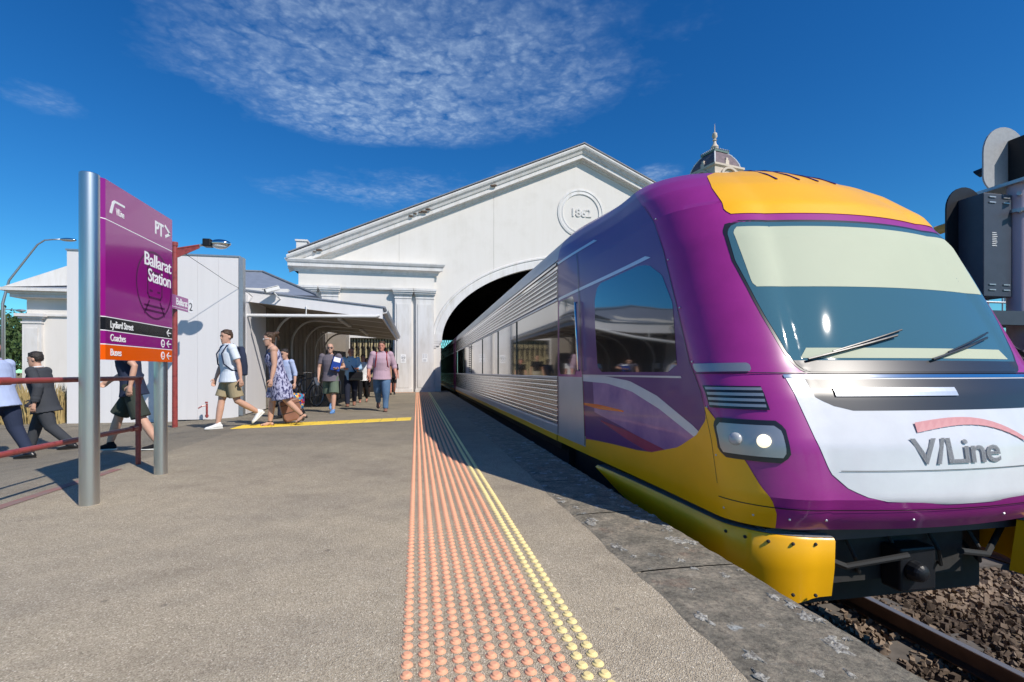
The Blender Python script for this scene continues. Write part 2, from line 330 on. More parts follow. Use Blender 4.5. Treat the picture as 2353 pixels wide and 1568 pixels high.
def empty(name, loc=(0, 0, 0), rz=0, label=None, cat=None, group=None):
    o = bpy.data.objects.new(name, None); col.objects.link(o); o.location = loc; o.rotation_euler = (0, 0, rz); o.empty_display_size = .2
    PM[o.name] = Matrix.Translation(loc) @ Matrix.Rotation(rz, 4, 'Z'); return tag(o, label, cat, group)
def copy_thing(o, loc, rz=None, label=None):
    c = o.copy(); col.objects.link(c); c.location = loc
    if rz is not None: c.rotation_euler = (0, 0, rz)
    if label: c['label'] = label
    for ch in list(o.children):
        d = ch.copy(); col.objects.link(d); d.parent = c
        for g in list(ch.children): e = g.copy(); col.objects.link(e); e.parent = d
    return c
def lerp(a, b, t): return a+(b-a)*t
def interp(tab, x):
    if x <= tab[0][0]: return tab[0][1:]
    for a, b in zip(tab, tab[1:]):
        if x <= b[0]:
            t = (x-a[0])/(b[0]-a[0]); return tuple(lerp(p, q, t) for p, q in zip(a[1:], b[1:]))
    return tab[-1][1:]
def text(name, s, m, parent, origin, xdir, ydir, size, align='LEFT', xs=1., bold=0., depth=.002, yalign='BOTTOM_BASELINE', lift=.001, fit=None, fn=None):
    """lettering as a thin mesh lying on a surface"""
    cu = bpy.data.curves.new(name, 'FONT'); cu.body = s; cu.size = size; cu.align_x = align; cu.align_y = 'CENTER' if yalign == 'CENTER' else 'BOTTOM_BASELINE'
    cu.extrude = depth/2; cu.offset = bold; cu.space_character = .92; cu.resolution_u = 3
    o = bpy.data.objects.new(name, cu); col.objects.link(o)
    dg = bpy.context.evaluated_depsgraph_get(); me = bpy.data.meshes.new_from_object(o.evaluated_get(dg))
    bpy.data.objects.remove(o); bpy.data.curves.remove(cu)
    if fit: X0 = [v.co.x for v in me.vertices]; xs = fit/(max(X0)-min(X0))
    x = Vector(xdir).normalized(); y = Vector(ydir).normalized(); z = x.cross(y)
    b = MB(); b.add([fn(v.co.x*xs, v.co.y, v.co.z+depth/2+lift) for v in me.vertices] if fn else [Vector(origin)+x*v.co.x*xs+y*v.co.y+z*(v.co.z+depth/2+lift) for v in me.vertices], [tuple(p.vertices) for p in me.polygons])
    bpy.data.meshes.remove(me)
    return b.build(name, m, parent, fix=False)
SGN = lambda v: 1 if v > 0 else -1
def smooth01(t): t = max(0, min(1, t)); return t*t*(3-2*t)
def gz(x, y):
    d = smooth01((-3.15-x)/2.6)*.22
    k = 1-.45*smooth01((y-8.5)/4) if y < 14 else .55*(1-smooth01((y-14)/3)*.0)
    if x > -4.2 and y > 12.4: d = 0
    return -d*k
# ============================================================ SETTING
b = MB()
xs = [-60, -30, -20, -14]+[-10+.25*i for i in range(0, 33)]+[-1.5, -.5, .5, 1.13]
ys = [-40, -12, -4, 0, 2, 4, 6, 7]+[8+.3*i for i in range(0, 19)]+[14, 16, 18, 22, 26.3, 40, 88]
b.grid([[(x, y, gz(x, y)) for x in xs] for y in ys])
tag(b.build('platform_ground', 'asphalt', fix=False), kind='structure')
b = MB(); b.grid([[(x, y, -.5 if abs(x) < 70 else -.5) for x in (-900, -61, 900)] for y in (-900, -300, 900)])
b = MB(); b.grid([[(x, y, z) for x, z in ((-900, -.62), (-61, -.45), (-59.9, -1.2), (1.2, -1.7), (2, -1.72), (9, -1.72), (60, -1.72), (900, -1.8))] for y in (-900, -41, 0, 88, 900)])
tag(b.build('terrain', 'grass', fix=False), kind='structure')
# coping stones, each a countable slab
lens = []; y = -2.2
cop = empty('platform_edge', (1.4, 0, 0)); tag(cop, kind='structure')
rn = random.Random(3)
while y < 27:
    ln = rn.uniform(.95, 1.35); n = max(4, int(ln/.05)) if y < 8 else 4
    rows = []; e_ = rn.uniform(-.012, .012)
    for i in range(n+1):
        yy = y+.006+(ln-.012)*i/n
        j1 = rn.uniform(-.006, .006); j2 = rn.uniform(-.007, .007)
        e_ = e_*.8+rn.uniform(-.008, .008); rows.append([(1.10+e_, yy, .0008), (1.15+e_, yy, .007), (1.3, yy, .008+rn.uniform(0, .003)), (1.5, yy, .008+rn.uniform(0, .003)), (1.655+j2, yy, .006), (1.676+j2, yy, -.014), (1.675, yy, -.3)])
    bb = MB(); bb.grid(rows); k = len(rows)-1
    bb.build('coping_stone', 'bluestone', cop, smooth=35, fix=False); y += ln
bb = MB(); bb.box(1.13, 1.66, -2.2, 27, -1.7, -.3); bb.box(1.13, 1.66, -2.2, 27, -.32, -.03); bb.build('platform_wall', 'soot_wall', cop)
# lichen crusts on the coping
lb = MB(); rn = random.Random(11)
spots = [(1.57+rn.uniform(-.06, .085), rn.uniform(1.2, 7), rn.uniform(.012, .05)) for _ in range(60)]+[(1.14+rn.uniform(-.03, .07), rn.uniform(1.4, 7), rn.uniform(.015, .045)) for _ in range(22)]+[(rn.uniform(1.2, 1.5), rn.uniform(1.3, 7), rn.uniform(.015, .04)) for _ in range(16)]
for x, y, r in spots:
    n = 17; k = rn.uniform(.8, 2.0); a0 = rn.uniform(0, 6)
    rr = [r*rn.uniform(.35, 1.25) for _ in range(n)]
    ring = [(min(x+rr[i]*math.cos(2*math.pi*i/n), 1.668), y+k*rr[i]*math.sin(2*math.pi*i/n)) for i in range(n)]
    vs = [(px_, py_, .0085) for px_, py_ in ring]+[(lerp(x, a, .7), lerp(y, c_, .7), .0105+rn.uniform(0, .002)) for a, c_ in ring]+[(x, y, .011)]
    lb.add(vs, [(i, (i+1) % n, n+(i+1) % n, n+i) for i in range(n)]+[(n+i, n+(i+1) % n, 2*n) for i in range(n)])
tag(lb.build('lichen', 'lichen', fix=True), 'grey green lichen crusts on the dark stone platform edge', 'lichen', kind='stuff')
# red brick line under the railing
b = MB(); b.grid([[(-3.16, y, .004), (-3.06, y, .004)] for y in (1, 3, 4.2, 4.9, 5.6, 5.9)]); tag(b.build('painted_line', mat('red_line', (.30, .13, .11), .9, nscale=8, c2=(.22, .18, .16)), fix=False), kind='structure')
b = MB(); b.grid([[(x, 11.95+(x+7)*.14, gz(x, 12.1)+.006), (x, 12.03+(x+7)*.14, gz(x, 12.1)+.006)] for x in [-12+.3*i for i in range(27)]]); tag(b.build('concrete_strip', mat('strip', (.42, .38, .30), .9, nscale=12, namt=.3), fix=False), kind='structure')
# track bed
b = MB(); b.grid([[(1.66, y, -1.45), (2.1, y, -1.3), (3.3, y, -1.27), (5, y, -1.3), (6.2, y, -1.32), (7.6, y, -1.27), (9, y, -1.33), (10.5, y, -1.5)] for y in [-8+4*i for i in range(26)]])
tag(b.build('track_bed', 'ballast', fix=False), kind='structure')
tr = empty('railway_track', (3.32, 0, -1.2)); tag(tr, kind='structure')
for xx in (2.52, 4.12, 6.9, 8.5):
    prof = [(-.07, 0), (.07, 0), (.07, .012), (.012, .03), (.012, .11), (.036, .122), (.036, .15), (-.036, .15), (-.036, .122), (-.012, .11), (-.012, .03), (-.07, .012)]
    bb = MB(); bb.prism(prof, lambda u, v, t, xx=xx: (xx+u, t, v-1.22), -8, 88); bb.build('rail', 'rail', tr)
    bb = MB(); bb.box(xx-.03, xx+.03, -8, 88, -1.07, -1.067); bb.build('rail_head', 'rail_top', tr)
bb = MB()
for i in range(70):
    for xc in (3.32, 7.7): bb.box(xc-1.3, xc+1.3, -7+.68*i, -6.76+.68*i, -1.35, -1.235)
bb.build('sleepers', 'sleeper', tr)
bb = MB(); rn = random.Random(5)
for i in range(9500):
    x = rn.uniform(2.9, 9.2) if i > 7000 else rn.uniform(2.9, 6.6); y = rn.uniform(-.6, 9) if i > 7000 else rn.uniform(.2, 4.5)
    r = rn.choice((.012, .018, .022, .028, .036))*rn.uniform(.8, 1.2); c0 = Vector((x, y, -1.28+rn.uniform(0, .05)))
    q = Euler((rn.uniform(0, 6), rn.uniform(0, 6), rn.uniform(0, 6))).to_matrix(); k = (rn.uniform(.7, 1.3), rn.uniform(.6, 1), rn.uniform(.5, .9))
    P8 = [Vector((sx*k[0]*rn.uniform(.6, 1), sy*k[1]*rn.uniform(.6, 1), sz*k[2]*rn.uniform(.6, 1)))*r for sz in (-1, 1) for sy in (-1, 1) for sx in (-1, 1)]
    bb.add([c0+q @ p for p in P8], [(0, 2, 3, 1), (4, 5, 7, 6), (0, 1, 5, 4), (2, 6, 7, 3), (0, 4, 6, 2), (1, 3, 7, 5)])
tag(bb.build('ballast_stones', 'stone', fix=False), 'brown crushed rock ballast lying between and beside the rails', 'ballast', kind='stuff')

# ============================================================ TACTILE STUDS
def stud_mesh(n=16):
    b = MB(); b.lathe([(.0215, 0), (.0205, .0035), (.0150, .0062), (.0135, .0100), (.0112, .0114)], n); return b
def mk_mesh(b, name, m):
    me = bpy.data.meshes.new(name); me.from_pydata(b.v, [], b.f); me.update()
    x = bmesh.new(); x.from_mesh(me); bmesh.ops.recalc_face_normals(x, faces=x.faces); x.to_mesh(me); x.free()
    for p in me.polygons: p.use_smooth = True
    me.set_sharp_from_angle(angle=R(30)); me.materials.append(M[m]); return me
mo = mk_mesh(stud_mesh(), 'tactile_stud', 'stud_orange'); my = mk_mesh(stud_mesh(), 'tactile_stud', 'stud_yellow')
S0, SP = -.035, .0598
rn = random.Random(2)
def stud(me, x, y, lab, grp):
    o = bpy.data.objects.new('tactile_stud', me); col.objects.link(o); o.location = (x+rn.uniform(-.0012, .0012), y+rn.uniform(-.0012, .0012), .0005)
    o.rotation_euler = (rn.uniform(-.03, .03), rn.uniform(-.03, .03), rn.uniform(0, 6)); tag(o, lab, 'tactile stud', grp)
for j in range(20):
    for i in range(10): stud(mo, S0+SP*i, 1.52+SP*j, 'salmon orange tactile stud in the ten orange rows nearest the viewer', 'orange tactile studs')
for j in range(50):
    for i in (10, 11): stud(my, S0+SP*i+.004, 1.46+SP*j, 'pale yellow tactile stud in the two yellow rows beside the orange ones', 'yellow tactile studs')
def stuff_studs(cols, y0, y1, name, m, lab, pts=None):
    b = MB(); pts = pts or [(S0+SP*i+(.004 if i > 9 else 0), y0+SP*j) for j in range(int((y1-y0)/SP)) for i in cols]
    for x, y in pts:
        n = 10 if y < 8 else 7
        b.lathe([(.0215, .0005), (.0205, .004), (.0140, .0065), (.0118, .0114)], n, (x, y, 0))
    tag(b.build(name, m, fix=False, smooth=30), lab, 'tactile studs', kind='stuff')
stuff_studs(range(10), 1.52+SP*20, 25.2, 'tactile_studs', 'stud_orange', 'orange tactile studs in long rows running back to the station arch')
stuff_studs((10, 11), 1.46+SP*50, 25.2, 'tactile_studs', 'stud_yellow', 'yellow tactile studs in two rows running back into the train shadow')
stuff_studs(None, 0, 0, 'tactile_studs', 'stud_orange', 'short orange stud band at the foot of the white pilasters', [(-1.1+SP*i, 25.05+SP*j) for i in range(17) for j in range(4)])
# yellow directional tiles
ORD = ['first', 'second', 'third', 'fourth', 'fifth', 'sixth', 'seventh', 'eighth', 'ninth', 'tenth']
pa, pb = Vector((-3.3, 9.95, 0)), Vector((-.12, 10.98, 0)); dv = (pb-pa); nT = 10
ang = math.atan2(dv.y, dv.x); tl = dv.length/nT
bt = MB(); bt.add([(x+y*.35, y, z) for z in (.001, .007) for x, y in ((.008, -.3), (tl-.008, -.3), (tl-.008, .3), (.008, .3))], [(0, 3, 2, 1), (4, 5, 6, 7), (0, 1, 5, 4), (1, 2, 6, 5), (2, 3, 7, 6), (3, 0, 4, 7)])
me0 = None
for k in range(nT):
    p = pa+dv*k/nT
    if k == 0:
        root = tag(bt.build('tactile_tile', 'tile_yellow', world=False), ORD[0]+' of the ten yellow ribbed tiles, counted from the left end', 'tactile tile', 'yellow tactile tiles across the platform')
        rb = MB()
        for q in range(6):
            xq = .025+q*tl/6.3
            rb.add([(x+y*.35, y, z) for z in (.007, .0125) for x, y in ((xq, -.28), (xq+.02, -.28), (xq+.02, .28), (xq, .28))], [(4, 5, 6, 7), (0, 1, 5, 4), (1, 2, 6, 5), (2, 3, 7, 6), (3, 0, 4, 7)])
        rib = rb.build('ribs', 'tile_yellow', root, world=False); o = root
    else: o = copy_thing(root, p, None, ORD[k]+' of the ten yellow ribbed tiles, counted from the left end')
    o.location = p; o.rotation_euler = (0, 0, ang)

# ============================================================ STATION SHED FACADE
FY = 25.6; WY = 25.75
shed = empty('train_shed', (8.85, FY, 0), 0, 'large white gabled train shed with a wide dark arch, dated 1862', 'train shed')
XA, AX, AZ0, AB = 8.85, 7.63, 2.56, 4.37      # arch centre, half width, spring, rise
def ztop(x): return 13.05-abs(x-8.85)*(13.05-6.45)/15.0
def zlow(x):
    d = abs(x-XA)
    if d < AX: return AZ0+AB*math.sqrt(max(0, 1-(d/AX)**2))
    return 0
b = MB(); xsamp = [-5.72, -3.3]; 
def wallcol(x0, x1, zl0, zl1, zt0, zt1, y0=WY, y1=WY+.6):
    b.add([(x0, y0, zl0), (x1, y0, zl1), (x1, y0, zt1), (x0, y0, zt0), (x0, y1, zl0), (x1, y1, zl1), (x1, y1, zt1), (x0, y1, zt0)], [(0, 1, 2, 3), (5, 4, 7, 6), (0, 4, 5, 1), (3, 2, 6, 7)])
wallcol(-5.72, -3.3, 0, 0, ztop(-5.72), ztop(-3.3)); wallcol(-3.3, -1.2, 2.75, 2.75, ztop(-3.3), ztop(-1.2)); wallcol(-1.2, XA-AX, 0, 0, ztop(-1.2), ztop(XA-AX))
K = 64; px_ = [XA-AX*math.cos(math.pi*i/K) for i in range(K+1)]
for a, c_ in zip(px_, px_[1:]):
    wallcol(a, c_, zlow(a) if a > XA-AX else AZ0, zlow(c_) if c_ < XA+AX-1e-6 else AZ0, ztop(a), ztop(c_))
wallcol(XA+AX, 23.4, 0, 0, ztop(XA+AX), ztop(23.4))
b.box(.86, XA-AX, WY+.003, WY+.597, 0, 2.3); b.build('gable_wall', 'stucco', shed, fix=False)
# mouldings
def cornice(name, prof, x0, x1, z0, slope=0, parent=shed, m='stucco_trim', y=WY, miter=0):
    b = MB(); vs = [(x0-dd*miter, y-dd, z0+zz) for dd, zz in prof]+[(x1+dd*miter, y-dd, z0+zz+slope*(x1-x0)) for dd, zz in prof]; n = len(prof)
    b.add(vs, [(i, (i+1) % n, n+(i+1) % n, n+i) for i in range(n)]+[tuple(range(n)), tuple(range(n, 2*n))[::-1]])
    return b.build(name, m, parent)
sl = (13.05-6.45)/15.0
rk = [(0, -.55), (.06, -.55), (.10, -.42), (.34, -.40), (.34, -.20), (.40, -.18), (.46, -.05), (.56, .03), (.60, .12), (.60, .20), (.1, .30), (-.6, .34), (-.6, -.2), (0, -.2)]
cornice('raking_cornice', rk, -6.15, 8.85, 6.35+.12, sl); cornice('raking_cornice', rk, 8.85, 23.85, 6.47+sl*15, -sl)
cornice('roof_edge', [(.55, .305), (.55, .36), (-.6, .40), (-.6, .345)], -6.1, 8.85, 6.47, sl, m='lead'); cornice('roof_edge', [(.55, .305), (.55, .36), (-.6, .40), (-.6, .345)], 8.85, 23.8, 6.47+sl*15, -sl, m='lead')
ent = [(0, 0), (.17, 0), (.20, .10), (.26, .16), (.42, .20), (.42, .36), (.47, .40), (.52, .50), (.52, .55), (0, .60)]
cornice('entablature_cornice', ent, -5.72, .90, 5.98, miter=1); cornice('entablature_cornice', ent, 16.8, 23.4, 5.98, miter=1)
for x0, x1 in ((-5.70, .88), (16.82, 23.38)):
    b = MB(); b.box(x0, x1, FY, WY-.001, 5.28, 6.0); b.build('frieze', 'stucco', shed)
cornice('string_course', [(0, 0), (.17, 0), (.19, .05), (.19, .08), (0, .1)], -3.9, -1.2, 5.19)
b = MB(); b.box(-5.78, -5.3, 25.5, 26, 6.86, 7.42); b.box(-5.83, -5.25, 25.45, 26.05, 7.42, 7.5); b.build('chimney', 'stucco_trim', shed)
def pilaster(x0, x1, base=True):
    p = MB(); p.box(x0, x1, FY-.02, WY-.002, .0, 4.78); p.box(x0+.09, x1-.09, FY-.05, FY-.021, .22, 4.5)
    if base: p.box(x0-.03, x1+.03, FY-.09, WY-.003, 0, .16)
    o = p.build('pilaster', 'stucco_trim', shed, bevel=.006)
    c_ = MB()
    for za, zb, e in ((4.78, 4.84, .03), (4.84, 4.93, .01), (4.93, 5.0, .06), (5.0, 5.09, .13), (5.09, 5.16, .19), (5.16, 5.275, .22)): c_.box(x0-e*.55, x1+e*.55, FY-.02-e, WY-.003, za, zb-.001)
    c_.build('capital', 'stucco_trim', o)
for x0, x1 in ((-1.1, -.27), (-.05, .86), (-5.66, -4.9), (-4.62, -3.85), (16.8, 17.7), (17.9, 18.7), (21.4, 22.2), (22.4, 23.3)): pilaster(x0, x1)
# arch moulding + impost
b = MB(); rows = []
for i in range(97):
    t = math.pi*i/96; cx_, sz_ = -math.cos(t), math.sin(t); row = []
    for e, d in ((-.05, .0), (-.05, .06), (.30, .06), (.32, .03), (.36, .03), (.38, .08), (.46, .08), (.5, .0)):
        row.append((XA+(AX+e)*cx_, WY-d-.001, AZ0+(AB+e)*sz_))
    rows.append(row)
b.grid(rows); b.build('arch_moulding', 'stucco_trim', shed, smooth=30)
for sgn in (1, -1):
    bb = MB()
    for z0, z1, e in ((2.6, 3.0, .36), (2.5, 2.6, .30), (2.38, 2.5, .24), (2.28, 2.38, .10)):
        xa, xb = XA-sgn*(AX+.37), XA-sgn*(AX+.01)+sgn*(e-.3)*1.1
        bb.box(min(xa, xb), max(xa, xb), WY-.09+(.36-e)*.2, WY+.58, z0, z1-.001)
    bb.build('impost', 'stucco_trim', shed)
# roundel 1862
b = MB(); RC = (8.6+.25, 9.75); fr = lambda r, d: [(RC[0]+r*math.cos(2*math.pi*k/64), WY-d, RC[1]+r*math.sin(2*math.pi*k/64)) for k in range(65)]
b.grid([fr(1.33, 0), fr(1.33, .04), fr(1.22, .055), fr(1.2, .025), fr(1.10, .03), fr(1.08, .045), fr(1.03, .045), fr(1.01, 0)]); b.build('roundel', 'stucco_trim', shed, smooth=30)
text('date_numerals', '1862', 'stucco_trim', shed, (RC[0], WY, RC[1]), (1, 0, 0), (0, 0, 1), .62, 'CENTER', bold=.012, depth=.045, yalign='CENTER', xs=1.05)
# hairline cracks / joints in the gable render
jb = MB()
for x0 in (4.0, -.9): jb.box(x0, x0+.012, WY-.004, WY-.001, zlow(x0)+.5 if x0 > 1.3 else 6.7, ztop(x0)-.4)
jb.build('render_joint', 'soffit', shed)
# cornice damage stains
db = MB(); rn = random.Random(9)
for x0 in (-.3, -.1, .15, .35, .55, -4.9, -4.7, 3.9, 4.0):
    zz = 6.47+sl*(x0+6.15); r = rn.uniform(.05, .11); db.ball((x0, WY-.44, zz-.10+rn.uniform(-.06, .02)), (r*1.8, .05, r*.6), 8, 6)
db.build('broken_render', mat('damage', (.16, .11, .08), .95, nscale=9, namt=.5), shed)
# shed roof, interior
b = MB()
for s in (-1, 1):
    xe = 8.85+s*15.0
    b.add([(8.85, 26.2, 12.75), (xe, 26.2, 6.2), (xe, 88, 6.2), (8.85, 88, 12.75), (8.85, 26.2, 13.2), (xe-s*-.2, 26.2, 6.6), (xe+s*.2, 88, 6.6), (8.85, 88, 13.2)], [(0, 1, 2, 3), (4, 5, 6, 7), (1, 5, 6, 2), (0, 3, 7, 4), (0, 4, 5, 1), (3, 2, 6, 7)])
b.build('roof', 'soot', shed)
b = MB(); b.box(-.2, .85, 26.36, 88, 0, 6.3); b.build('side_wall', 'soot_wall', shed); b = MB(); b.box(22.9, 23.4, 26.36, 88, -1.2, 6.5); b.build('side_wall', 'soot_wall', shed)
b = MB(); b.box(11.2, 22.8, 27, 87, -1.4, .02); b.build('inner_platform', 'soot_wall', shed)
# far end: boarded gable over an open lattice fringe
b = MB(); b.add([(-1, 87, 6.6), (24, 87, 6.6), (24, 87, 7), (8.85, 87, 12.9), (-1, 87, 8)], [(0, 1, 2, 3, 4)]); b.box(.8, 24, 86.9, 87.1, 4.0, 5.2)
for i in range(60):
    x0 = 1+i*.4
    b.add([(x0, 86.95, 5.2), (x0+.09, 86.95, 5.2), (x0+.6, 86.95, 6.6), (x0+.51, 86.95, 6.6)], [(0, 1, 2, 3)]); b.add([(x0+.51, 86.93, 5.2), (x0+.6, 86.93, 5.2), (x0+.09, 86.93, 6.6), (x0, 86.93, 6.6)], [(0, 1, 2, 3)])
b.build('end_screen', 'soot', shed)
for k in range(7):
    Y = 32+k*8; b = MB(); b.tube([(.9, Y, 6.2), (8.85, Y, 8.2), (16.8, Y, 6.2)], .09, 6); b.tube([(.9, Y, 6.3), (8.85, Y, 12.5), (16.8, Y, 6.3)], .1, 6)
    for q in range(1, 8):
        xx = .9+q*1.99/1; 
        if xx < 16.5: b.tube([(xx, Y, 6.2+2*(1-abs(xx-8.85)/7.95)), (xx, Y, 6.3+6.2*(1-abs(xx-8.85)/7.95))], .05, 5)
    b.build('roof_truss', 'soot', shed)
# small glints of sky through missing sheets are slots at the far gable
# notices on the pilasters
def notice(x, z, kind, lab):
    r = empty('wall_notice', (x, FY-.055, z-.2), 0, lab, 'notice')
    p = MB(); p.box(x-.13, x+.13, FY-.058, FY-.0505, z-.23, z+.2); p.build('plate', 'white_vinyl', r)
    k = MB(); kk = lambda cx_, cz_, r1, r0: k.grid([[(cx_+rr*math.cos(2*math.pi*i/20), FY-.060, cz_+rr*math.sin(2*math.pi*i/20)) for i in range(21)] for rr in (r0, r1)])
    if kind == 1:
        kk(x, z+.04, .10, .085); k.tube([(x-.055, FY-.061, z+.02), (x-.02, FY-.061, z+.08), (x+.03, FY-.061, z+.03), (x+.06, FY-.061, z+.07)], .012, 5); kk(x-.045, z+.01, .03, .015); kk(x+.05, z+.01, .03, .015)
        rows = 3
    else:
        for dx in (-.06, .06):
            for dz in (.14, .03): kk(x+dx, z+dz, .045, .036); k.box(x+dx-.02, x+dx+.02, FY-.061, FY-.059, z+dz-.01, z+dz+.015)
        rows = 4
    for i in range(rows): k.box(x-.08, x+.08-.02*(i % 2), FY-.061, FY-.059, z-.10-.03*i, z-.088-.03*i)
    k.build('pictograms', 'grey_vinyl', r, fix=False)
notice(-.68, 1.72, 1, 'small white cycling notice on the left white pilaster'); notice(.40, 1.76, 2, 'white notice with four round pictograms on the right white pilaster')
# cream fence / ornate pickets seen through the passage
fz = empty('picket_screen', (-2.4, 26, 0), 0, 'cream picket screen with dark cast iron lace seen under the canopy', 'fence')
for i in range(15): b = MB(); b.box(-3.28+i*.14, -3.28+i*.14+.085, 25.95, 26.0, .75, 2.74); b.build('picket', 'cream_paint', fz)
b = MB(); b.box(-3.3, -1.2, 26.03, 26.06, 0, 2.74); b.build('backing', 'soot_wall', fz)
b = MB()
for i in range(8):
    x = -3.2+i*.27; b.box(x-.09, x+.09, 25.88, 25.92, 2.0-.08*i, 2.03-.08*i); b.tube([(x, 25.9, 2.6), (x-.05, 25.9, 2.35), (x+.05, 25.9, 2.2), (x, 25.9, 2.03-.08*i)], [.02, .05, .06, .02], 6)
b.build('lacework', 'soot_wall', fz)
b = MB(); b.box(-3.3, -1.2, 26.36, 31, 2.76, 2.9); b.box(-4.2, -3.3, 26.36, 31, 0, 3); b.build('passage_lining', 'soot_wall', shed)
# ============================================================ CANOPY
cp = empty('platform_canopy', (-2.6, 13.3, 0), 0, 'white platform awning sloping down to the platform with curved brackets', 'canopy')
CL, CR, Y0, Y1 = -4.3, -.93, 13.3, 23.4
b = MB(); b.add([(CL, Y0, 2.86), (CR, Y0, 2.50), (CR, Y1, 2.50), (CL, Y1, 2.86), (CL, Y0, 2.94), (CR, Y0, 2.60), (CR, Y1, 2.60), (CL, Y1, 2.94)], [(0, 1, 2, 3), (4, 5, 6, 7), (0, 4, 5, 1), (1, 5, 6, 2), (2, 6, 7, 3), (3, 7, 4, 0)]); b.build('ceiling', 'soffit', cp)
b = MB(); b.add([(CL, Y0-.06, 2.80), (CR+.05, Y0-.06, 2.42), (CR+.05, Y0-.06, 2.70), (CL, Y0-.06, 3.06), (CL, Y0-.001, 2.80), (CR+.05, Y0-.001, 2.42), (CR+.05, Y0-.001, 2.70), (CL, Y0-.001, 3.06)], [(0, 1, 2, 3), (4, 7, 6, 5), (0, 4, 5, 1), (3, 2, 6, 7), (1, 5, 6, 2), (0, 3, 7, 4)]); b.build('fascia', 'white_panel', cp)
b = MB(); b.box(CR+.001, CR+.045, Y0, Y1, 2.46, 2.68); b.build('fascia', 'white_panel', cp)
b = MB(); b.add([(CL, Y0-.09, 3.065), (CR+.12, Y0-.09, 2.705), (CR+.12, Y1, 2.705), (CL, Y1, 3.065), (CL, Y0-.09, 3.10), (CR+.12, Y0-.09, 2.74), (CR+.12, Y1, 2.74), (CL, Y1, 3.10)], [(0, 1, 2, 3), (4, 5, 6, 7), (0, 4, 5, 1), (1, 5, 6, 2), (2, 6, 7, 3), (3, 7, 4, 0)]); b.build('roof_sheet', 'slate', cp)
b = MB(); b.prism([(0, 0), (.1, .02), (.14, .10), (.12, .10), (.09, .04), (0, .02)], lambda u, v, t: (CR+.046+u, t, 2.56+v), Y0, Y1); b.build('gutter', 'white_paint', cp)
for k in range(5):
    Y = 15.2+k*1.9; b = MB()
    pts = [(-4.02, Y, .1), (-4.02, Y, 1.9)]+[(-4.02+.75*(1-math.cos(R(a))), Y, 1.9+.82*math.sin(R(a))) for a in range(10, 91, 10)]+[(-2.2, Y, 2.66), (-1.0, Y, 2.53)]
    b.tube(pts, .034, 8); b.build('curved_bracket', 'white_panel', cp, smooth=True)
b = MB(); b.box(-2.3, -2.2, 15.2, 17.6, 2.56, 2.62); b.box(-2.05, -1.95, 18.5, 20.9, 2.53, 2.59); b.build('strip_light', 'white_paint', cp)
b = MB(); b.tube([(-4.22, 13.16, .02), (-4.22, 13.16, 2.28), (-4.19, 13.16, 2.38), (-4.10, 13.16, 2.43), (-1.05, 13.16, 2.47), (-.96, 13.18, 2.50)], .042, 12); b.tube([(-4.22, 13.16, 2.2), (-4.22, 13.16, 2.27)], .052, 12); b.tube([(-4.22, 13.16, 0), (-4.22, 13.16, .12)], .055, 12); b.tube([(-2.75, 13.16, 2.45), (-2.75, 13.2, 2.72)], .012, 6)
b.build('downpipe', 'white_paint', cp, smooth=40)
b = MB(); b.box(-4.42, -4.12, 13.1, 13.42, 0, 2.95); b.box(-4.4, -4.14, 13.42, 14.75, 0, 2.95); b.build('back_wall', 'white_panel', cp); b = MB(); b.box(-4.4, -4.16, 14.75, 24.5, 0, 2.95); b.build('back_wall', 'grey_board', cp)  # rear stretch greyer than the front, awning shade put into its colour
b = MB()
for i in range(16): b.box(-4.14, -4.118, 14.9+i*.62, 14.93+i*.62, .1, 2.8)
b.build('board_joint', 'soffit', cp)
b = MB(); b.box(-4.138, -4.06, 14.95, 15.2, 1.15, 1.62); b.build('switch_box', 'white_paint', cp, bevel=.01)
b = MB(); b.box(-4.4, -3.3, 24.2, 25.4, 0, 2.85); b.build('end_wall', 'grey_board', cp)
# security camera on the fascia
sc_ = empty('security_camera', (-3.44, 13.05, 2.9), 0, 'white security camera on a bracket above the awning edge', 'camera')
mt = Matrix.Translation((-3.5, 12.98, 3.06)) @ Matrix.Rotation(R(-62), 4, 'Z') @ Matrix.Rotation(R(20), 4, 'X')
b = MB(); b.box(-.06, .06, -.17, .17, -.05, .05, mt); b.build('housing', 'white_paint', sc_, bevel=.015); b = MB(); b.box(-.075, .075, -.21, .15, .052, .064, mt); b.build('sun_shield', 'white_paint', sc_, bevel=.004)
b = MB(); b.box(-.045, .045, -.178, -.171, -.035, .035, mt); b.build('lens_window', 'black_vinyl', sc_); b = MB(); b.tube([(-3.47, 13.0, 3.0), (-3.40, 13.08, 2.90), (-3.38, 13.235, 2.86)], .018, 8); b.build('bracket', 'white_paint', sc_)
# ============================================================ WHITE PARTITION WALL
pw = empty('partition_wall', (-5.9, 12.7, 0), 0, 'tall plain white panelled wall left of the awning', 'wall')
b = MB(); x = -7.66
while x < -4.2:
    x1 = min(x+.44, -4.13); b.box(x+.0015, x1-.0015, 12.62, 12.74, -.2 if x < -5.5 else -.08, 3.74); x = x1
b.build('panel', 'white_panel', pw)
b = MB(); b.box(-7.68, -4.11, 12.6, 12.76, 3.741, 3.775); b.box(-4.128, -4.04, 12.6, 12.78, 0, 3.74); b.build('metal_capping', 'galv', pw)
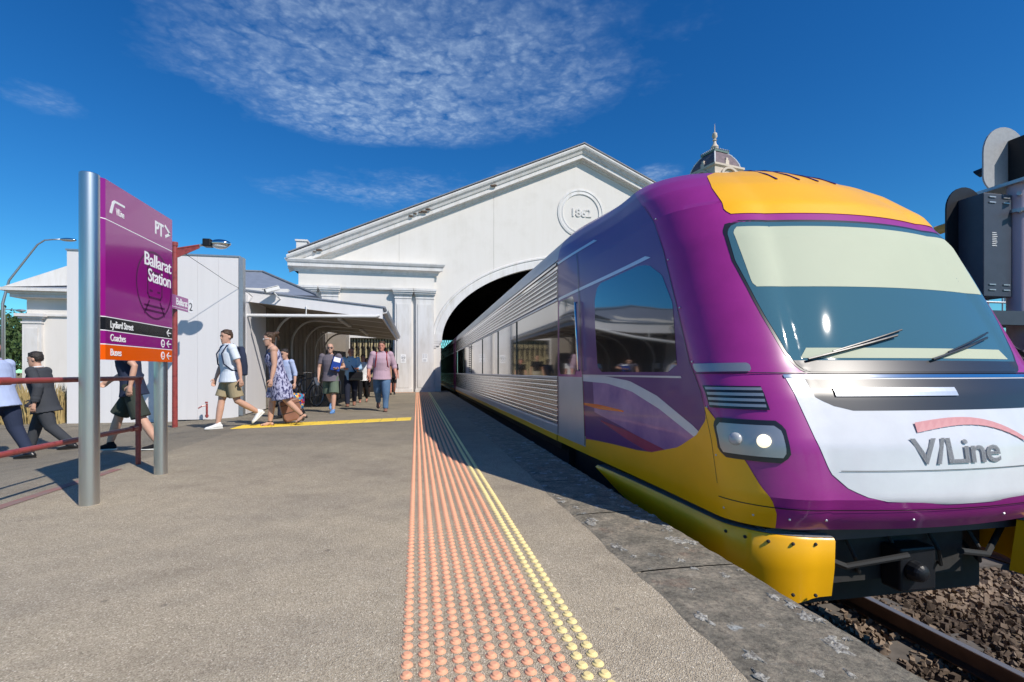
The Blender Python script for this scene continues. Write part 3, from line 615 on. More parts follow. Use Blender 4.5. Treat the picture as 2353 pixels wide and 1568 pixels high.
# bollard / tap
tp = empty('standpipe', (-4.72, 12.35, 0), 0, 'short dark red standpipe tap at the foot of the white wall', 'tap')
b = MB(); b.tube([(-4.72, 12.35, -.02), (-4.72, 12.35, .30)], .022, 10); b.tube([(-4.72, 12.35, .0), (-4.72, 12.35, .05)], .035, 10); b.build('pipe', 'red_paint', tp, smooth=40); b = MB(); b.tube([(-4.72, 12.35, .26), (-4.80, 12.3, .25), (-4.87, 12.27, .2)], .014, 8); b.tube([(-4.72, 12.33, .31), (-4.72, 12.33, .35)], .03, 8); b.build('spout', 'red_paint', tp)
# ============================================================ LAMP POST
lp = empty('lamp_post', (-4.89, 11.23, 0), 0, 'dark red lamp post with twin arms in front of the white wall', 'lamp post')
X, Y = -4.89, 11.23
b = MB(); b.tube([(X, Y, gz(X, Y)-.02), (X, Y, 3.62)], [.052, .046], 14); b.tube([(X, Y, 3.62), (X, Y, 3.70)], .058, 14); b.build('post', 'red_paint', lp, smooth=40)
for s, ln in ((1, .46), (-1, .46)):
    b = MB(); b.prism([(0, 3.36), (0, 3.56), (s*ln, 3.66), (s*ln, 3.60)], lambda u, v, t: (X+u, t, v), Y-.012, Y+.012); b.tube([(X, Y, 3.56), (X+s*ln, Y, 3.66)], .022, 8); b.build('arm', 'red_paint', lp)
    hd = MB(); hd.tube([(X+s*ln, Y, 3.66), (X+s*(ln+.10), Y, 3.67)], .028, 10); o = hd.build('spigot', 'galv', lp)
    hd = MB(); hd.box(X+min(s*(ln+.08), s*(ln+.24)), X+max(s*(ln+.08), s*(ln+.24)), Y-.09, Y+.09, 3.63, 3.79); lh = hd.build('lamp_head', 'sig_black', lp, bevel=.02)
    hd = MB(); hd.ball((X+s*(ln+.40), Y, 3.715), (.20, .12, .085), 20, 10); hd.build('reflector', 'chrome', lh, smooth=True)
    hd = MB(); hd.ball((X+s*(ln+.39), Y, 3.67), (.16, .10, .07), 16, 8); hd.build('glass_bowl', mat('bowl', (.7, .72, .74), .08, coat=1), lh, smooth=True)
# platform name sign on the post
ps = empty('platform_sign', (X+.02, Y-.1, 2.25), 0, 'small purple sign reading Ballarat 2 fixed on the red lamp post', 'sign')
sx, sy = X+.06, Y-.55
b = MB(); b.box(X+.052, X+.068, 10.75, 11.67, 2.31, 2.60); b.build('panel', 'sign_purple', ps, bevel=.003)
b = MB(); b.box(X+.0521, X+.0679, 11.671, 11.89, 2.31, 2.60); b.build('number_panel', 'white_vinyl', ps)
text('name_text', 'Ballarat', 'white_vinyl', ps, (X+.069, 11.12, 2.41), (0, 1, 0), (0, 0, 1), .20, fit=.50, bold=.003); text('number_text', '2', 'black_vinyl', ps, (X+.069, 11.70, 2.36), (0, 1, 0), (0, 0, 1), .24, fit=.15)
b = MB(); b.box(X+.068, X+.0695, 10.75, 11.67, 2.352, 2.360); b.build('rule_line', 'white_vinyl', ps)
# guy wires
gw = MB(); gw.tube([(-4.69, 11.25, 3.46), (-4.5, 11.7, 3.3), (-4.28, 12.3, 3.1), (-4.0, 12.9, 2.93)], .0055, 5); gw.tube([(-4.0, 12.9, 2.93), (-4.02, 13.22, 2.9)], .008, 5); gw.tube([(-4.69, 11.25, 3.46), (-4.72, 11.24, 3.54)], .012, 6)
tag(gw.build('stay_wire', 'cable'), 'thin dark stay wire running from the lamp arm to the awning corner', 'wire')
# ============================================================ WAYFINDING SIGN
sg = empty('wayfinding_sign', (-2.5, 5.0, 0), 0, 'tall purple Ballarat Station direction sign on two steel posts', 'sign')
for yy, zt, r, xx in ((4.37, 2.57, .064, -2.5), (5.54, 2.56, .058, -2.54)):
    b = MB(); b.lathe([(r, -.03), (r, zt-.004), (r-.004, zt)], 40, (xx, yy, 0)); b.build('post', 'steel', sg, smooth=40)
XF = -2.47
def band(name, z0, z1, m):
    b = MB(); pf = [(-2.56, 4.46), (-2.53, 4.42), (XF, 4.515), (XF, 5.615), (-2.48, 5.63), (-2.56, 5.63)]
    if z1 < 2.5 or z0 < 1.2: pass
    b.prism(pf, lambda u, v, t: (u, v, t), z0, z1); return b.build(name, m, sg)
rows = [('header_panel', 2.271, 2.59, 'sign_purple'), ('main_panel', 1.481, 2.264, 'sign_purple'), ('street_panel', 1.371, 1.474, 'sign_black'), ('coach_panel', 1.259, 1.364, 'sign_purple'), ('bus_panel', 1.13, 1.252, 'sign_orange')]
for r_ in rows: band(*r_)
for z in (2.264, 1.474, 1.364, 1.252): band('rule_line', z, z+.007, 'white_vinyl')
Yv, Zv = (0, 1, 0), (0, 0, 1)
text('title_text', 'Ballarat', 'white_vinyl', sg, (XF, 5.59, 2.03), Yv, Zv, .172, 'RIGHT', fit=.50, bold=.002); text('title_text', 'Station', 'white_vinyl', sg, (XF, 5.59, 1.885), Yv, Zv, .172, 'RIGHT', fit=.43, bold=.002)
for s_, z, wd in (('Lydiard Street', 1.395, .33), ('Coaches', 1.285, .215), ('Buses', 1.165, .15)): text('direction_text', s_, 'white_vinyl', sg, (XF, 4.575, z), Yv, Zv, .082, fit=wd, bold=.0008)
def onface(pts, name, m, lift=.002, w_=None):
    b = MB(); b.prism(pts, lambda u, v, t: (XF+t, u, v), lift-.0015, lift); return b.build(name, m, sg)
def stroke(pl, wd, name, m, lift=.0025):
    b = MB()
    for (a0, a1), (b0, b1) in zip(pl, pl[1:]):
        d = Vector((b0-a0, b1-a1)); d.normalize(); n_ = Vector((-d.y, d.x))*wd/2; e = d*wd*.3
        b.prism([(a0-e.x+n_.x, a1-e.y+n_.y), (a0-e.x-n_.x, a1-e.y-n_.y), (b0+e.x-n_.x, b1+e.y-n_.y), (b0+e.x+n_.x, b1+e.y+n_.y)], lambda u, v, t: (XF+t, u, v), lift-.0015, lift)
    return b.build(name, m, sg)
for z in (1.4225, 1.3115, 1.191): stroke([(5.585, z), (5.505, z)], .011, 'arrow', 'white_vinyl'); stroke([(5.54, z+.032), (5.50, z), (5.54, z-.032)], .011, 'arrow', 'white_vinyl', .0031)
for z, m_ in ((1.3115, 'sign_purple'), (1.191, 'sign_orange')):
    onface([(5.425+.036*math.cos(2*math.pi*k/24), z+.040*math.sin(2*math.pi*k/24)) for k in range(24)], 'bus_symbol', 'white_vinyl')
    onface([(5.409, z-.004), (5.441, z-.004), (5.441, z+.022), (5.409, z+.022)], 'bus_symbol', m_, .0032); onface([(5.409, z-.024), (5.441, z-.024), (5.441, z-.012), (5.409, z-.012)], 'bus_symbol', m_, .0032)
# V/Line swoosh and lettering
onface([(4.565, 2.335), (4.598, 2.335), (4.630, 2.425), (4.645, 2.438), (4.78, 2.438), (4.78, 2.456), (4.630, 2.456), (4.603, 2.438)], 'operator_logo', 'white_vinyl')
text('operator_logo', 'V/Line', 'white_vinyl', sg, (XF, 4.65, 2.345), Yv, Zv, .080, fit=.12, bold=.0006)
text('transport_logo', 'PT', 'white_vinyl', sg, (XF, 5.27, 2.365), Yv, Zv, .17, fit=.16, bold=.005); stroke([(5.47, 2.485), (5.565, 2.43), (5.475, 2.385)], .026, 'transport_logo', 'white_vinyl')
# train pictogram (dark tone on tone)
cy_, cz_, rr_ = 5.275, 1.855, .325
b = MB(); b.grid([[(XF+.0012, cy_+r*math.cos(2*math.pi*k/64), cz_+r*math.sin(2*math.pi*k/64)) for k in range(65)] for r in (rr_, rr_-.02)]); b.build('train_pictogram', 'sign_dark', sg, fix=False)
for pl in ([(5.17, 1.77), (5.17, 2.0), (5.20, 2.04), (5.40, 2.04), (5.43, 2.0), (5.43, 1.77), (5.40, 1.735), (5.20, 1.735), (5.17, 1.77)], [(5.20, 1.70), (5.12, 1.58)], [(5.40, 1.70), (5.48, 1.58)], [(5.12, 1.655), (5.48, 1.655)], [(5.10, 1.61), (5.50, 1.61)], [(5.21, 1.80), (5.25, 1.80)], [(5.35, 1.80), (5.39, 1.80)], [(5.20, 1.98), (5.40, 1.98)]):
    stroke([(a_-.025, b_) for a_, b_ in pl], .019, 'train_pictogram', 'sign_dark', .0022)
# ============================================================ RAILING
rl = empty('railing', (-3.05, 5.0, 0), 0, 'dark red tubular railing with two rails beside the purple sign', 'railing')
b = MB(); b.tube([(-3.05, 6.16, -.02), (-3.05, 6.16, .97)], .026, 14); b.tube([(-3.05, 6.16, .37), (-3.05, 6.16, .45)], .034, 14); b.tube([(-3.05, 6.16, .90), (-3.05, 6.16, .95)], .034, 14); b.build('post', 'red_paint', rl, smooth=40)
b = MB(); b.tube([(-3.07, 2.6, -.02), (-3.07, 2.6, .97)], .026, 14); b.build('post', 'red_paint', rl, smooth=40)
for z in (.96, .41):
    b = MB(); b.tube([(-3.05, 6.22 if z > .5 else 6.16, z), (-3.05, 4.0, z), (-3.08, -.5, z)], .024, 14); b.tube([(-3.05, 4.28, z), (-3.05, 4.40, z)], .031, 14) if z > .5 else b.tube([(-3.05, 6.03, z), (-3.05, 6.12, z)], .032, 14)
    b.build('handrail' if z > .5 else 'lower_rail', 'red_paint', rl, smooth=40)
# ============================================================ LEFT STATION BUILDING
lb = empty('station_building', (-9, 20, 0), 0, 'white rendered station building with cornice and grey hipped roof', 'building')
b = MB(); b.box(-13.35, -4.5, 20, 25.2, -.8, 3.64); b.build('wall', 'stucco', lb)
b = MB(); b.box(-13.42, -12.85, 19.9, 20.3, -.8, 2.72); b.box(-13.32, -12.95, 19.87, 19.899, -.2, 2.55); b.build('corner_pilaster', 'stucco_trim', lb)
b = MB()
for za, zb, e in ((2.72, 2.78, .03), (2.78, 2.88, .0), (2.88, 2.95, .08), (2.95, 3.05, .15)): b.box(-13.42-e, -12.85+e, 19.9-e, 20.3, za, zb-.001)
b.build('capital', 'stucco_trim', lb)
b = MB(); b.box(-12.84, -4.5, 19.93, 19.999, 2.98, 3.05); b.build('string_course', 'stucco_trim', lb)
b = MB()
for za, zb, e in ((3.60, 3.72, .3), (3.72, 3.80, .36), (3.80, 3.9, .5)): b.box(-13.35-e, -4.5, 20-e, 25.3, za, zb-.001)
b.build('cornice', 'stucco_trim', lb)
b = MB(); b.box(-13.25, -4.8, 19.9, 25.2, 3.9, 4.18); b.build('parapet', 'stucco', lb)
b = MB(); b.add([(-13.7, 19.55, 3.91), (-13.7, 25.2, 3.91), (-11.2, 22.4, 5.25), (-6.4, 22.4, 5.25), (-3.7, 19.6, 3.91), (-3.7, 25.2, 3.91)], [(0, 2, 1), (0, 4, 3, 2), (4, 5, 3), (1, 2, 3, 5), (0, 1, 5, 4)]); b.build('hip_roof', 'slate', lb)
b = MB(); b.add([(-13.72, 19.5, 3.905), (-11.0, 19.9, 5.20), (-11.0, 20.3, 5.20), (-13.72, 19.9, 3.905), (-10.0, 19.9, 4.18), (-10.0, 20.3, 4.18)], [(0, 1, 2, 3), (0, 4, 1), (3, 2, 5), (1, 4, 5, 2), (0, 3, 5, 4)]); b.build('raking_cornice', 'stucco_trim', lb)
b = MB(); b.tube([(-11.2, 22.4, 5.28), (-6.4, 22.4, 5.28), (-3.7, 19.6, 3.95)], .05, 6); b.build('ridge_capping', 'lead', lb)
b = MB(); b.add([(-6.5, 15.2, 3.0), (-4.2, 15.2, 3.0), (-4.2, 15.2, 3.15), (-6.5, 15.2, 3.9), (-6.5, 24, 3.0), (-4.2, 24, 3.0), (-4.2, 24, 3.15), (-6.5, 24, 3.9)], [(0, 1, 2, 3), (4, 7, 6, 5), (3, 2, 6, 7), (1, 5, 6, 2), (0, 3, 7, 4)]); b.build('lean_to_roof', 'grey_board', lb)
b = MB(); b.box(-6.5, -4.42, 15.25, 24, 0, 2.99); b.build('lean_to_wall', 'white_panel', lb)
# ============================================================ DISTANCE, LEFT
rn = random.Random(4)
def tree(x, y, h, rad, lab, z0=-.6, leaves=900, grp='trees beyond the station at the left'):
    t_ = empty('tree', (x, y, z0), 0, lab, 'tree', grp)
    b = MB(); b.tube([(x, y, z0), (x+.1, y, z0+h*.35), (x, y, z0+h*.55)], [.22, .16, .08], 8)
    for k in range(7):
        a = rn.uniform(0, 6.28); b.tube([(x, y, z0+h*(.3+.04*k)), (x+math.cos(a)*rad*.6, y+math.sin(a)*rad*.6, z0+h*(.5+.05*k))], [.08, .03], 5)
    b.build('trunk', 'bark', t_)
    b = MB(); cl = [(x+rn.gauss(0, .42)*rad, y+rn.gauss(0, .42)*rad, z0+h*rn.uniform(.35, .92), rad*rn.uniform(.28, .5)) for _ in range(22)]
    for _ in range(leaves):
        cx_, cy_, cz_, cr = rn.choice(cl); v = Vector((rn.gauss(0, 1), rn.gauss(0, 1), rn.gauss(0, .8))).normalized()*cr*rn.uniform(.6, 1.05)
        p = Vector((cx_, cy_, cz_))+v; q = Euler((rn.uniform(0, 6), rn.uniform(0, 6), rn.uniform(0, 6))).to_matrix(); s_ = rn.uniform(.10, .22)
        b.add([p+q @ Vector(w_)*s_ for w_ in ((-1, -.5, 0), (1, -.5, .2), (1, .5, 0), (-1, .5, .2))], [(0, 1, 2, 3)])
    b.build('crown', 'leaf', t_, fix=False)
tree(-41.5, 60, 7.8, 3.8, 'dark green tree at the left edge behind the green pole', leaves=2600)
tree(-36.5, 58, 7.2, 3.2, 'dark green tree just left of the white station building', leaves=2400)
tree(-47, 66, 8.2, 4.2, 'bushy green tree mostly cut off by the left edge', leaves=1600)
for i_, (x_, y_, h_) in enumerate(((6, -26, 9), (-4, -30, 11), (14, -24, 8), (-13, -28, 10))): tree(x_, y_, h_, 4.2, ['round', 'tall', 'low', 'broad'][i_]+' green tree behind the viewpoint beside the line', z0=-1.2, leaves=900, grp='trees behind the viewpoint')  # unseen trees added so the glass and silver panels have something to reflect
pp = empty('utility_pole', (-38.6, 55, -.5), 0, 'pale green pole with a small lamp in front of the trees', 'pole')
b = MB(); b.tube([(-38.6, 55, -.5), (-38.6, 55, 7.2)], [.16, .13], 8); b.build('pole', 'pole_green', pp); b = MB(); b.tube([(-38.6, 55, 7.0), (-37.5, 55, 6.95)], .04, 6); b.ball((-37.2, 55, 6.9), (.45, .2, .13), 10, 6); b.build('lamp', 'galv', pp)
stl = empty('street_lamp', (-22.5, 32, -.5), 0, 'grey street lamp on a long curved arm at the far left', 'street lamp')
b = MB(); b.tube([(-22.5, 32, -.5), (-22.5, 32, 4.8), (-22.2, 32, 6.1), (-20.85, 32, 8.15), (-20.5, 32, 8.42), (-20.1, 32, 8.48), (-19.7, 32, 8.5)], [.09, .07, .055, .045, .04, .04, .04], 8); b.build('mast_arm', 'galv', stl, smooth=True)
b = MB(); b.ball((-19.35, 32, 8.5), (.42, .16, .1), 12, 8); b.build('lamp_head', 'chrome', stl, smooth=True)
# dry ornamental grass
gb = MB(); rn = random.Random(8)
for _ in range(2600):
    x = rn.uniform(-12.5, -7.75); y = 12.9+rn.uniform(-.35, .8); h = rn.uniform(.4, 1.0)*(1 if x > -9.3 else .55); a = rn.uniform(0, 6.28); l_ = rn.uniform(.03, .28)
    z = -.16; dx, dy = math.cos(a)*l_, math.sin(a)*l_
    gb.add([(x-.008, y, z), (x+.008, y, z), (x+.008+dx*.4, y+dy*.4, z+h*.7), (x+dx, y+dy, z+h), (x-.008+dx*.4, y+dy*.4, z+h*.7)], [(0, 1, 2, 3, 4)])
tag(gb.build('ornamental_grass', 'dry_grass', fix=False), 'dry golden ornamental grass left of the white wall', 'grass', kind='stuff')
# ============================================================ TOWER
T = empty('clock_tower', (46.4, 70, -1), 0, 'distant town hall tower with a ribbed slate dome and finial', 'tower')
TX, TY = 46.2, 70; A = R(12)
RT = Matrix.Translation((TX, TY, 0)) @ Matrix.Rotation(A, 4, 'Z')
def sq(prof, name, m, par=T, n=4):
    b = MB(); k = math.sqrt(2) if n == 4 else 1
    vs = []
    for r, z in prof:
        for i in range(n): q = 2*math.pi*(i+.5)/n; vs.append(RT @ Vector((r*k*math.cos(q), r*k*math.sin(q), z)))
    b.add(vs, [(i*n+j, i*n+(j+1) % n, (i+1)*n+(j+1) % n, (i+1)*n+j) for i in range(len(prof)-1) for j in range(n)]+[tuple(range(n))[::-1], tuple((len(prof)-1)*n+j for j in range(n))]); return b.build(name, m, par)
sq([(2.7, -1), (2.7, 30.0), (3.3, 30.4), (3.3, 30.9), (2.8, 31.0), (2.8, 32.1), (3.05, 32.3), (3.05, 32.6), (2.6, 32.65)], 'shaft', 'stone_cream')
dome = [(2.6, 32.6), (2.45, 33.3), (2.1, 34.1), (1.65, 34.8), (1.2, 35.3)]
dm = sq(dome, 'dome', 'slate_tile'); dn = [(2.55*math.cos(t_*.27)**.8+.05, 32.6+t_*.68) for t_ in range(5)]
for sx_ in (-1, 1):
    for sy_ in (-1, 1): b = MB(); b.tube([RT @ Vector((sx_*r, sy_*r, z)) for r, z in dome], .11, 6); b.build('rib', 'white_paint', T)
sq([(1.45, 35.2), (1.5, 35.45), (1.25, 35.5)], 'lantern_base', 'copper')
b = MB()
for i in range(9):
    for s_ in (-1.4, 1.4):
        for p in ((-1.4+i*.35, s_), (s_, -1.4+i*.35)): v = RT @ Vector((p[0], p[1], 35.62)); b.ball(v, .13, 6, 4)
b.build('cresting', 'sig_plate', T)
b = MB(); b.lathe([(.62, 35.5), (.5, 36.3), (.62, 36.5), (.3, 37.0), (.18, 37.5), (.35, 37.6), (.16, 37.8), (.42, 38.2), (.36, 38.7), (.08, 38.9), (.03, 40.2)], 10, (TX, TY, 0)); b.build('finial', 'stone_cream', T, smooth=40)
for an in (0, 90, 180, 270):
    mm = RT @ Matrix.Rotation(R(an), 4, 'Z'); b = MB()
    arc = [(1.7*math.cos(math.pi*k/14), 31.0+1.25*math.sin(math.pi*k/14)) for k in range(15)]; arc2 = [(1.3*math.cos(math.pi*k/14), 31.05+.9*math.sin(math.pi*k/14)) for k in range(15)]
    b.grid([[mm @ Vector((u, -3.15, v)) for u, v in arc], [mm @ Vector((u, -3.15, v)) for u, v in arc2], [mm @ Vector((u, -2.9, v)) for u, v in arc2]]); b.grid([[mm @ Vector((u, -3.15, v)) for u, v in arc], [mm @ Vector((u, -2.8, v)) for u, v in arc]])
    b.build('arched_pediment', 'stone_cream', T, fix=False)
    b = MB(); b.box(-.35, .35, -2.55, -2.0, 32.7, 33.5, mm); b.box(-.2, .2, -2.5, -2.0, 33.5, 33.9, mm); b.build('dormer', 'stone_cream', T)
# ============================================================ RIGHT BACKGROUND
rb_ = empty('goods_shed', (22, 30, -1), 0, 'pale rendered railway building with brown guttering beyond the signals', 'building')
b = MB(); b.box(17.5, 26, 2, 10.9, -1.5, 3.9); b.box(18.2, 18.5, 10.91, 24, -1.5, 2.3); b.build('wall', 'stucco', rb_); b = MB(); b.add([(16.6, 1.5, 3.95), (16.6, 11.2, 3.95), (22, 11.2, 5.6), (22, 1.5, 5.6), (27, 1.5, 3.9), (27, 11.2, 3.9)], [(0, 1, 2, 3), (3, 2, 5, 4), (0, 3, 4), (1, 5, 2)]); b.build('roof', 'galv', rb_)
b = MB(); b.box(16.5, 16.62, 1.4, 11.2, 3.72, 3.98); b.build('gutter', 'brown_gutter', rb_)
for i in range(4):
    b = MB(); b.box(17.42, 17.499, 3+i*2, 4.1+i*2, .9, 2.9); o = b.build('window', 't_glass', rb_); b = MB(); b.box(17.36, 17.419, 2.9+i*2, 4.2+i*2, .75, .88); b.build('sill', 'stucco_trim', o)
b = MB()
for i in range(20): b.box(16.55, 16.58, 1.6+i*.5, 1.64+i*.5, 3.0, 3.71)
for z in (3.0, 3.3): b.box(16.585, 16.61, 1.6, 11, z, z+.04)
b.build('valance', 'white_paint', rb_)
# gantry
ga = empty('signal_gantry', (8.8, 6, -1.3), 0, 'grey steel signal platform with braces and handrail', 'gantry')
b = MB(); b.box(7.6, 11.5, 5.6, 6.6, 1.78, 1.88); b.build('deck', 'sig_black', ga); b = MB(); b.box(7.6, 11.5, 5.50, 5.595, 1.70, 1.90); b.build('edge_beam', 'sig_grey', ga)
for x in (8.0, 10.8):
    for y_ in (5.7, 6.5): b = MB(); b.tube([(x, y_, -1.4), (x, y_, 1.78)], .06, 8); b.build('leg', 'sig_grey', ga)
for p in (((7.4, 6.2, 1.75), (8.0, 6.2, 1.1)), ((8.0, 5.7, 1.75), (10.8, 5.7, .2)), ((8.0, 5.7, .2), (10.8, 5.7, 1.75)), ((7.3, 6.5, 2.6), (8.3, 6.5, 1.9))): b = MB(); b.tube(p, .028, 6); b.build('brace', 'sig_grey', ga)
b = MB()
for z in (2.2, 2.6): b.tube([(7.6, 6.55, z), (11.5, 6.55, z)], .018, 6)
for i in range(14): b.tube([(7.6+i*.3, 6.55, 1.88), (7.6+i*.3, 6.55, 2.6)], .012, 5)
b.build('handrail', 'galv', ga)
def signal(x, y, z0, z1, lab, plate_m, box_m, hoods, r=.37, bw=.30, dx=0):
    s_ = empty('railway_signal', (x, y, z0), 0, lab, 'railway signal')
    n = 14; out = [(x-r*math.cos(math.pi*k/n), z1-r+r*math.sin(math.pi*k/n)) for k in range(n+1)]+[(x+r*math.cos(math.pi*k/n), z0+r*.6-r*.6*math.sin(math.pi*k/n)) for k in range(n+1)]
    b = MB(); b.prism(out, lambda u, v, t: (u, t, v), y, y+.025); b.build('backing_plate', plate_m, s_)
    if box_m:
        b = MB(); b.box(x+dx-bw, x+dx+bw, y-.36, y-.001, z0+.12, z1-.22); bx = b.build('housing', box_m, s_, bevel=.01)
        b = MB()
        for z in (z1-.28, z1-.36, z0+.3, z0+.22):
            for xx in (x-.12, x+.15): b.box(xx+dx-.06, xx+dx+.06, y-.375, y-.361, z-.008, z+.008)
        b.tube([(x+dx+bw, y-.3, z1-.32), (x+dx+bw+.07, y-.3, z1-.32)], .02, 6); b.tube([(x+dx+bw, y-.3, z0+.3), (x+dx+bw+.06, y-.3, z0+.3)], .02, 6); b.build('latch', 'galv', bx)
    for hz, hm in hoods:
        b = MB(); hr = .13; ring = [(x+hr*math.cos(a_), hz+hr*math.sin(a_)) for a_ in [R(-20+220*k/16) for k in range(17)]]
        b.grid([[(u, y+.026, v) for u, v in ring], [(x+(u-x)*.9, y+.46-max(0, (hz+.13-v))*.9, v-.02) for u, v in ring]]); b.grid([[(u*.985+x*.015, y+.026, v*.985+hz*.015) for u, v in ring], [(x+(u-x)*.87, y+.46-max(0, (hz+.13-v))*.9, v-.024) for u, v in ring]])
        h_ = b.build('lamp_hood', hm, s_, fix=False)
        b = MB(); b.lathe([(.1, 0), (.09, .03), (.02, .04)], 16, mtx=Matrix.Translation((x, y+.026, hz)) @ Matrix.Rotation(R(-90), 4, 'X')); b.build('lens', 'amber' if hm == 'amber' else 'sig_grey', s_)
    return s_
s1 = signal(8.52, 6.25, 2.05, 3.95, 'lower black railway signal head with two hoods and grey housing', 'sig_black', 'sig_grey', [(3.35, 'amber'), (2.85, 'sig_black')], bw=.27, dx=.12)
b = MB(); b.box(8.52, 8.56, 5.8855, 5.888, 2.9, 3.15); bp_ = MB()
for i in range(8): bp_.box(8.52, 8.60+.01*(i % 3), 5.884, 5.888, 3.13-i*.028, 3.138-i*.028)
bp_.build('data_label', 'white_vinyl', s1); b = MB(); b.tube([(8.45, 6.1, 1.88), (8.45, 6.1, 2.2)], .13, 12); b.build('stand', 'sig_mauve', s1)
s2 = signal(9.55, 6.40, 3.95, 5.07, 'upper signal head with a grey round plate on the tall mast', 'sig_plate', 'sig_black', [(4.42, 'sig_black')], r=.46, bw=.30, dx=.34)
ms = empty('signal_mast', (9.15, 5.9, -1.3), 0, 'thick grey steel signal mast at the right edge', 'mast')
b = MB(); b.tube([(9.07, 5.9, -1.4), (9.07, 5.9, 3.9)], .15, 18); b.build('pole', 'sig_mauve', ms, smooth=40)
b = MB(); b.tube([(9.07, 5.9, 3.45), (9.07, 5.9, 3.5)], .2, 18); b.box(8.85, 9.9, 5.7, 6.6, 3.88, 3.93); b.tube([(8.92, 5.8, 3.45), (8.83, 5.75, 3.45)], .03, 8); b.tube([(8.92, 5.8, 3.7), (8.83, 5.75, 3.7)], .03, 8); b.build('collar', 'galv', ms)
wsn = empty('warning_sign', (9.1, 5.6, 1.0), 0, 'mauve grey warning board about minimum clearance at the right edge', 'sign')
b = MB(); b.box(8.62, 9.8, 5.44, 5.46, .98, 1.62); b.build('board', 'sig_mauve', wsn)
for s_, z, sz in (('WARNING', 1.53, .10), ('MINIMUM', 1.45, .078), ('CLEARANCE', 1.375, .078), ('DO NOT', 1.30, .078), ('GEOMETR', 1.225, .078), ('REFER TO', 1.05, .07)):
    text('warning_text', s_, 'black_vinyl', wsn, (8.70+(.12 if s_ == 'WARNING' else .03), 5.44, z), (1, 0, 0), (0, 0, 1), sz*1.15, bold=.002)
# ============================================================ TRAIN
XL, XR = 1.87, 4.47; XC = (XL+XR)/2
ROOF = [(2.54, 0), (2.68, .03), (2.80, .09), (2.92, .22), (3.02, .42), (3.10, .72), (3.15, 1.05), (3.17, 1.45)]
def corr(z0, z1, n, amp=.016):
    out = []
    for i in range(n):
        p = (z1-z0)/n; a = z0+p*i
        out += [(a, -amp), (a+p*.16, -amp), (a+p*.24, -.002), (a+p*.36, .006), (a+p*.55, .008), (a+p*.76, .004), (a+p*.88, -.004), (a+p*.96, -amp)]
    return out+[(z1, -amp)]
def strip(prof, y0, y1, name, m, par, smooth=35, sides=(1, -1), mirror=True):
    b = MB()
    for s in sides:
        X_ = lambda d: (XL-d) if s == 1 else (XR+d)
        b.grid([[(X_(d), y, z) for z, d in prof] for y in (y0, y1)])
    return b.build(name, m, par, smooth=smooth, fix=False)
def railcar(y0, y1, lab):
    c_ = empty('railcar', (XC, y0, -1.05), 0, lab, 'train', 'cars of the arriving train')
    strip([(.10, .0), (.10, .012), (.18, .012), (.18, .0)], y0, y1, 'yellow_stripe', 't_yellow', c_)
    strip([(.18, .004), (.30, .004), (.315, -.016)], y0, y1, 'sill_panel', 't_silver', c_)
    strip(corr(.315, .93, 9, .018), y0, y1, 'fluted_panel', 'flute', c_)
    strip([(.93, -.016), (.935, .006), (.965, .008), (.972, .0), (.972, -.012)], y0, y1, 'waist_rail', 't_silver', c_)
    strip([(.972, -.010), (1.99, -.010)], y0, y1, 'window_band', 't_glass', c_)
    strip([(1.99, -.012), (1.995, .004), (2.02, .004), (2.02, -.018)], y0, y1, 'top_rail', 't_silver', c_)
    strip(corr(2.02, 2.42, 6, .02), y0, y1, 'fluted_panel', 'flute', c_)
    strip([(2.42, -.02), (2.425, .0), (2.47, .0), (2.475, .02), (2.50, .024), (2.505, -.01), (2.52, -.012)], y0, y1, 'gutter', 'chrome', c_)
    b = MB(); b.grid([[(XL+d, y, z) for z, d in ROOF]+[(XR-d, y, z) for z, d in ROOF[::-1]] for y in (y0, y1)]); b.grid([[(XL+.012, y, z) for z in (2.52, 2.54)] for y in (y0, y1)]); b.build('roof', 't_roof', c_, smooth=40, fix=False)
    b = MB(); b.box(XL+.06, XR-.06, y0+.01, y1-.01, -.02, 2.5); b.build('body_shell', 't_black', c_)
    b = MB(); b.box(XL+.16, XR-.16, y0, y1, -.45, -.021)
    for k in range(7): b.box(XL+.12, XR-.12, y0+2+k*2.6, y0+3.6+k*2.6, -.85, -.46)
    for yb in (y0+3.5, y1-3.5): b.box(XL+.25, XR-.25, yb-1.4, yb+1.4, -.9, -.46)
    b.build('underframe', 'underframe', c_)
    for yb in (y0+2.4, y0+4.6, y1-2.4, y1-4.6):
        for xx in (2.42, 4.02): b = MB(); b.lathe([(.02, 0), (.40, 0), (.42, .02), (.42, .13), (.02, .13)], 24, mtx=Matrix.Translation((xx, yb, -.63)) @ Matrix.Rotation(R(90), 4, 'Y')); b.build('wheel', 'rail', c_)
    return c_
car = railcar(6.4, 24.3, 'stainless fluted lead railcar with purple and yellow cab beside the platform')
car2 = railcar(24.9, 49, 'second stainless railcar mostly inside the dark shed'); 
b = MB(); b.box(XL+.35, XR-.35, 24.3, 24.9, -.2, 2.8); b.build('gangway', 'rubber', car2)
b = MB(); b.grid([[(XL+d*1.0-.012, y, z) for z, d in [(.1, 0), (2.5, 0)]+ROOF[:5]] for y in (24.02, 24.32)]); b.build('end_band', 't_magenta', car, smooth=40)
b = MB(); b.grid([[(XL+d*1.0-.012, y, z) for z, d in [(.1, 0), (2.5, 0)]+ROOF[:5]] for y in (24.88, 25.2)]); b.build('end_band', 't_magenta', car2, smooth=40)
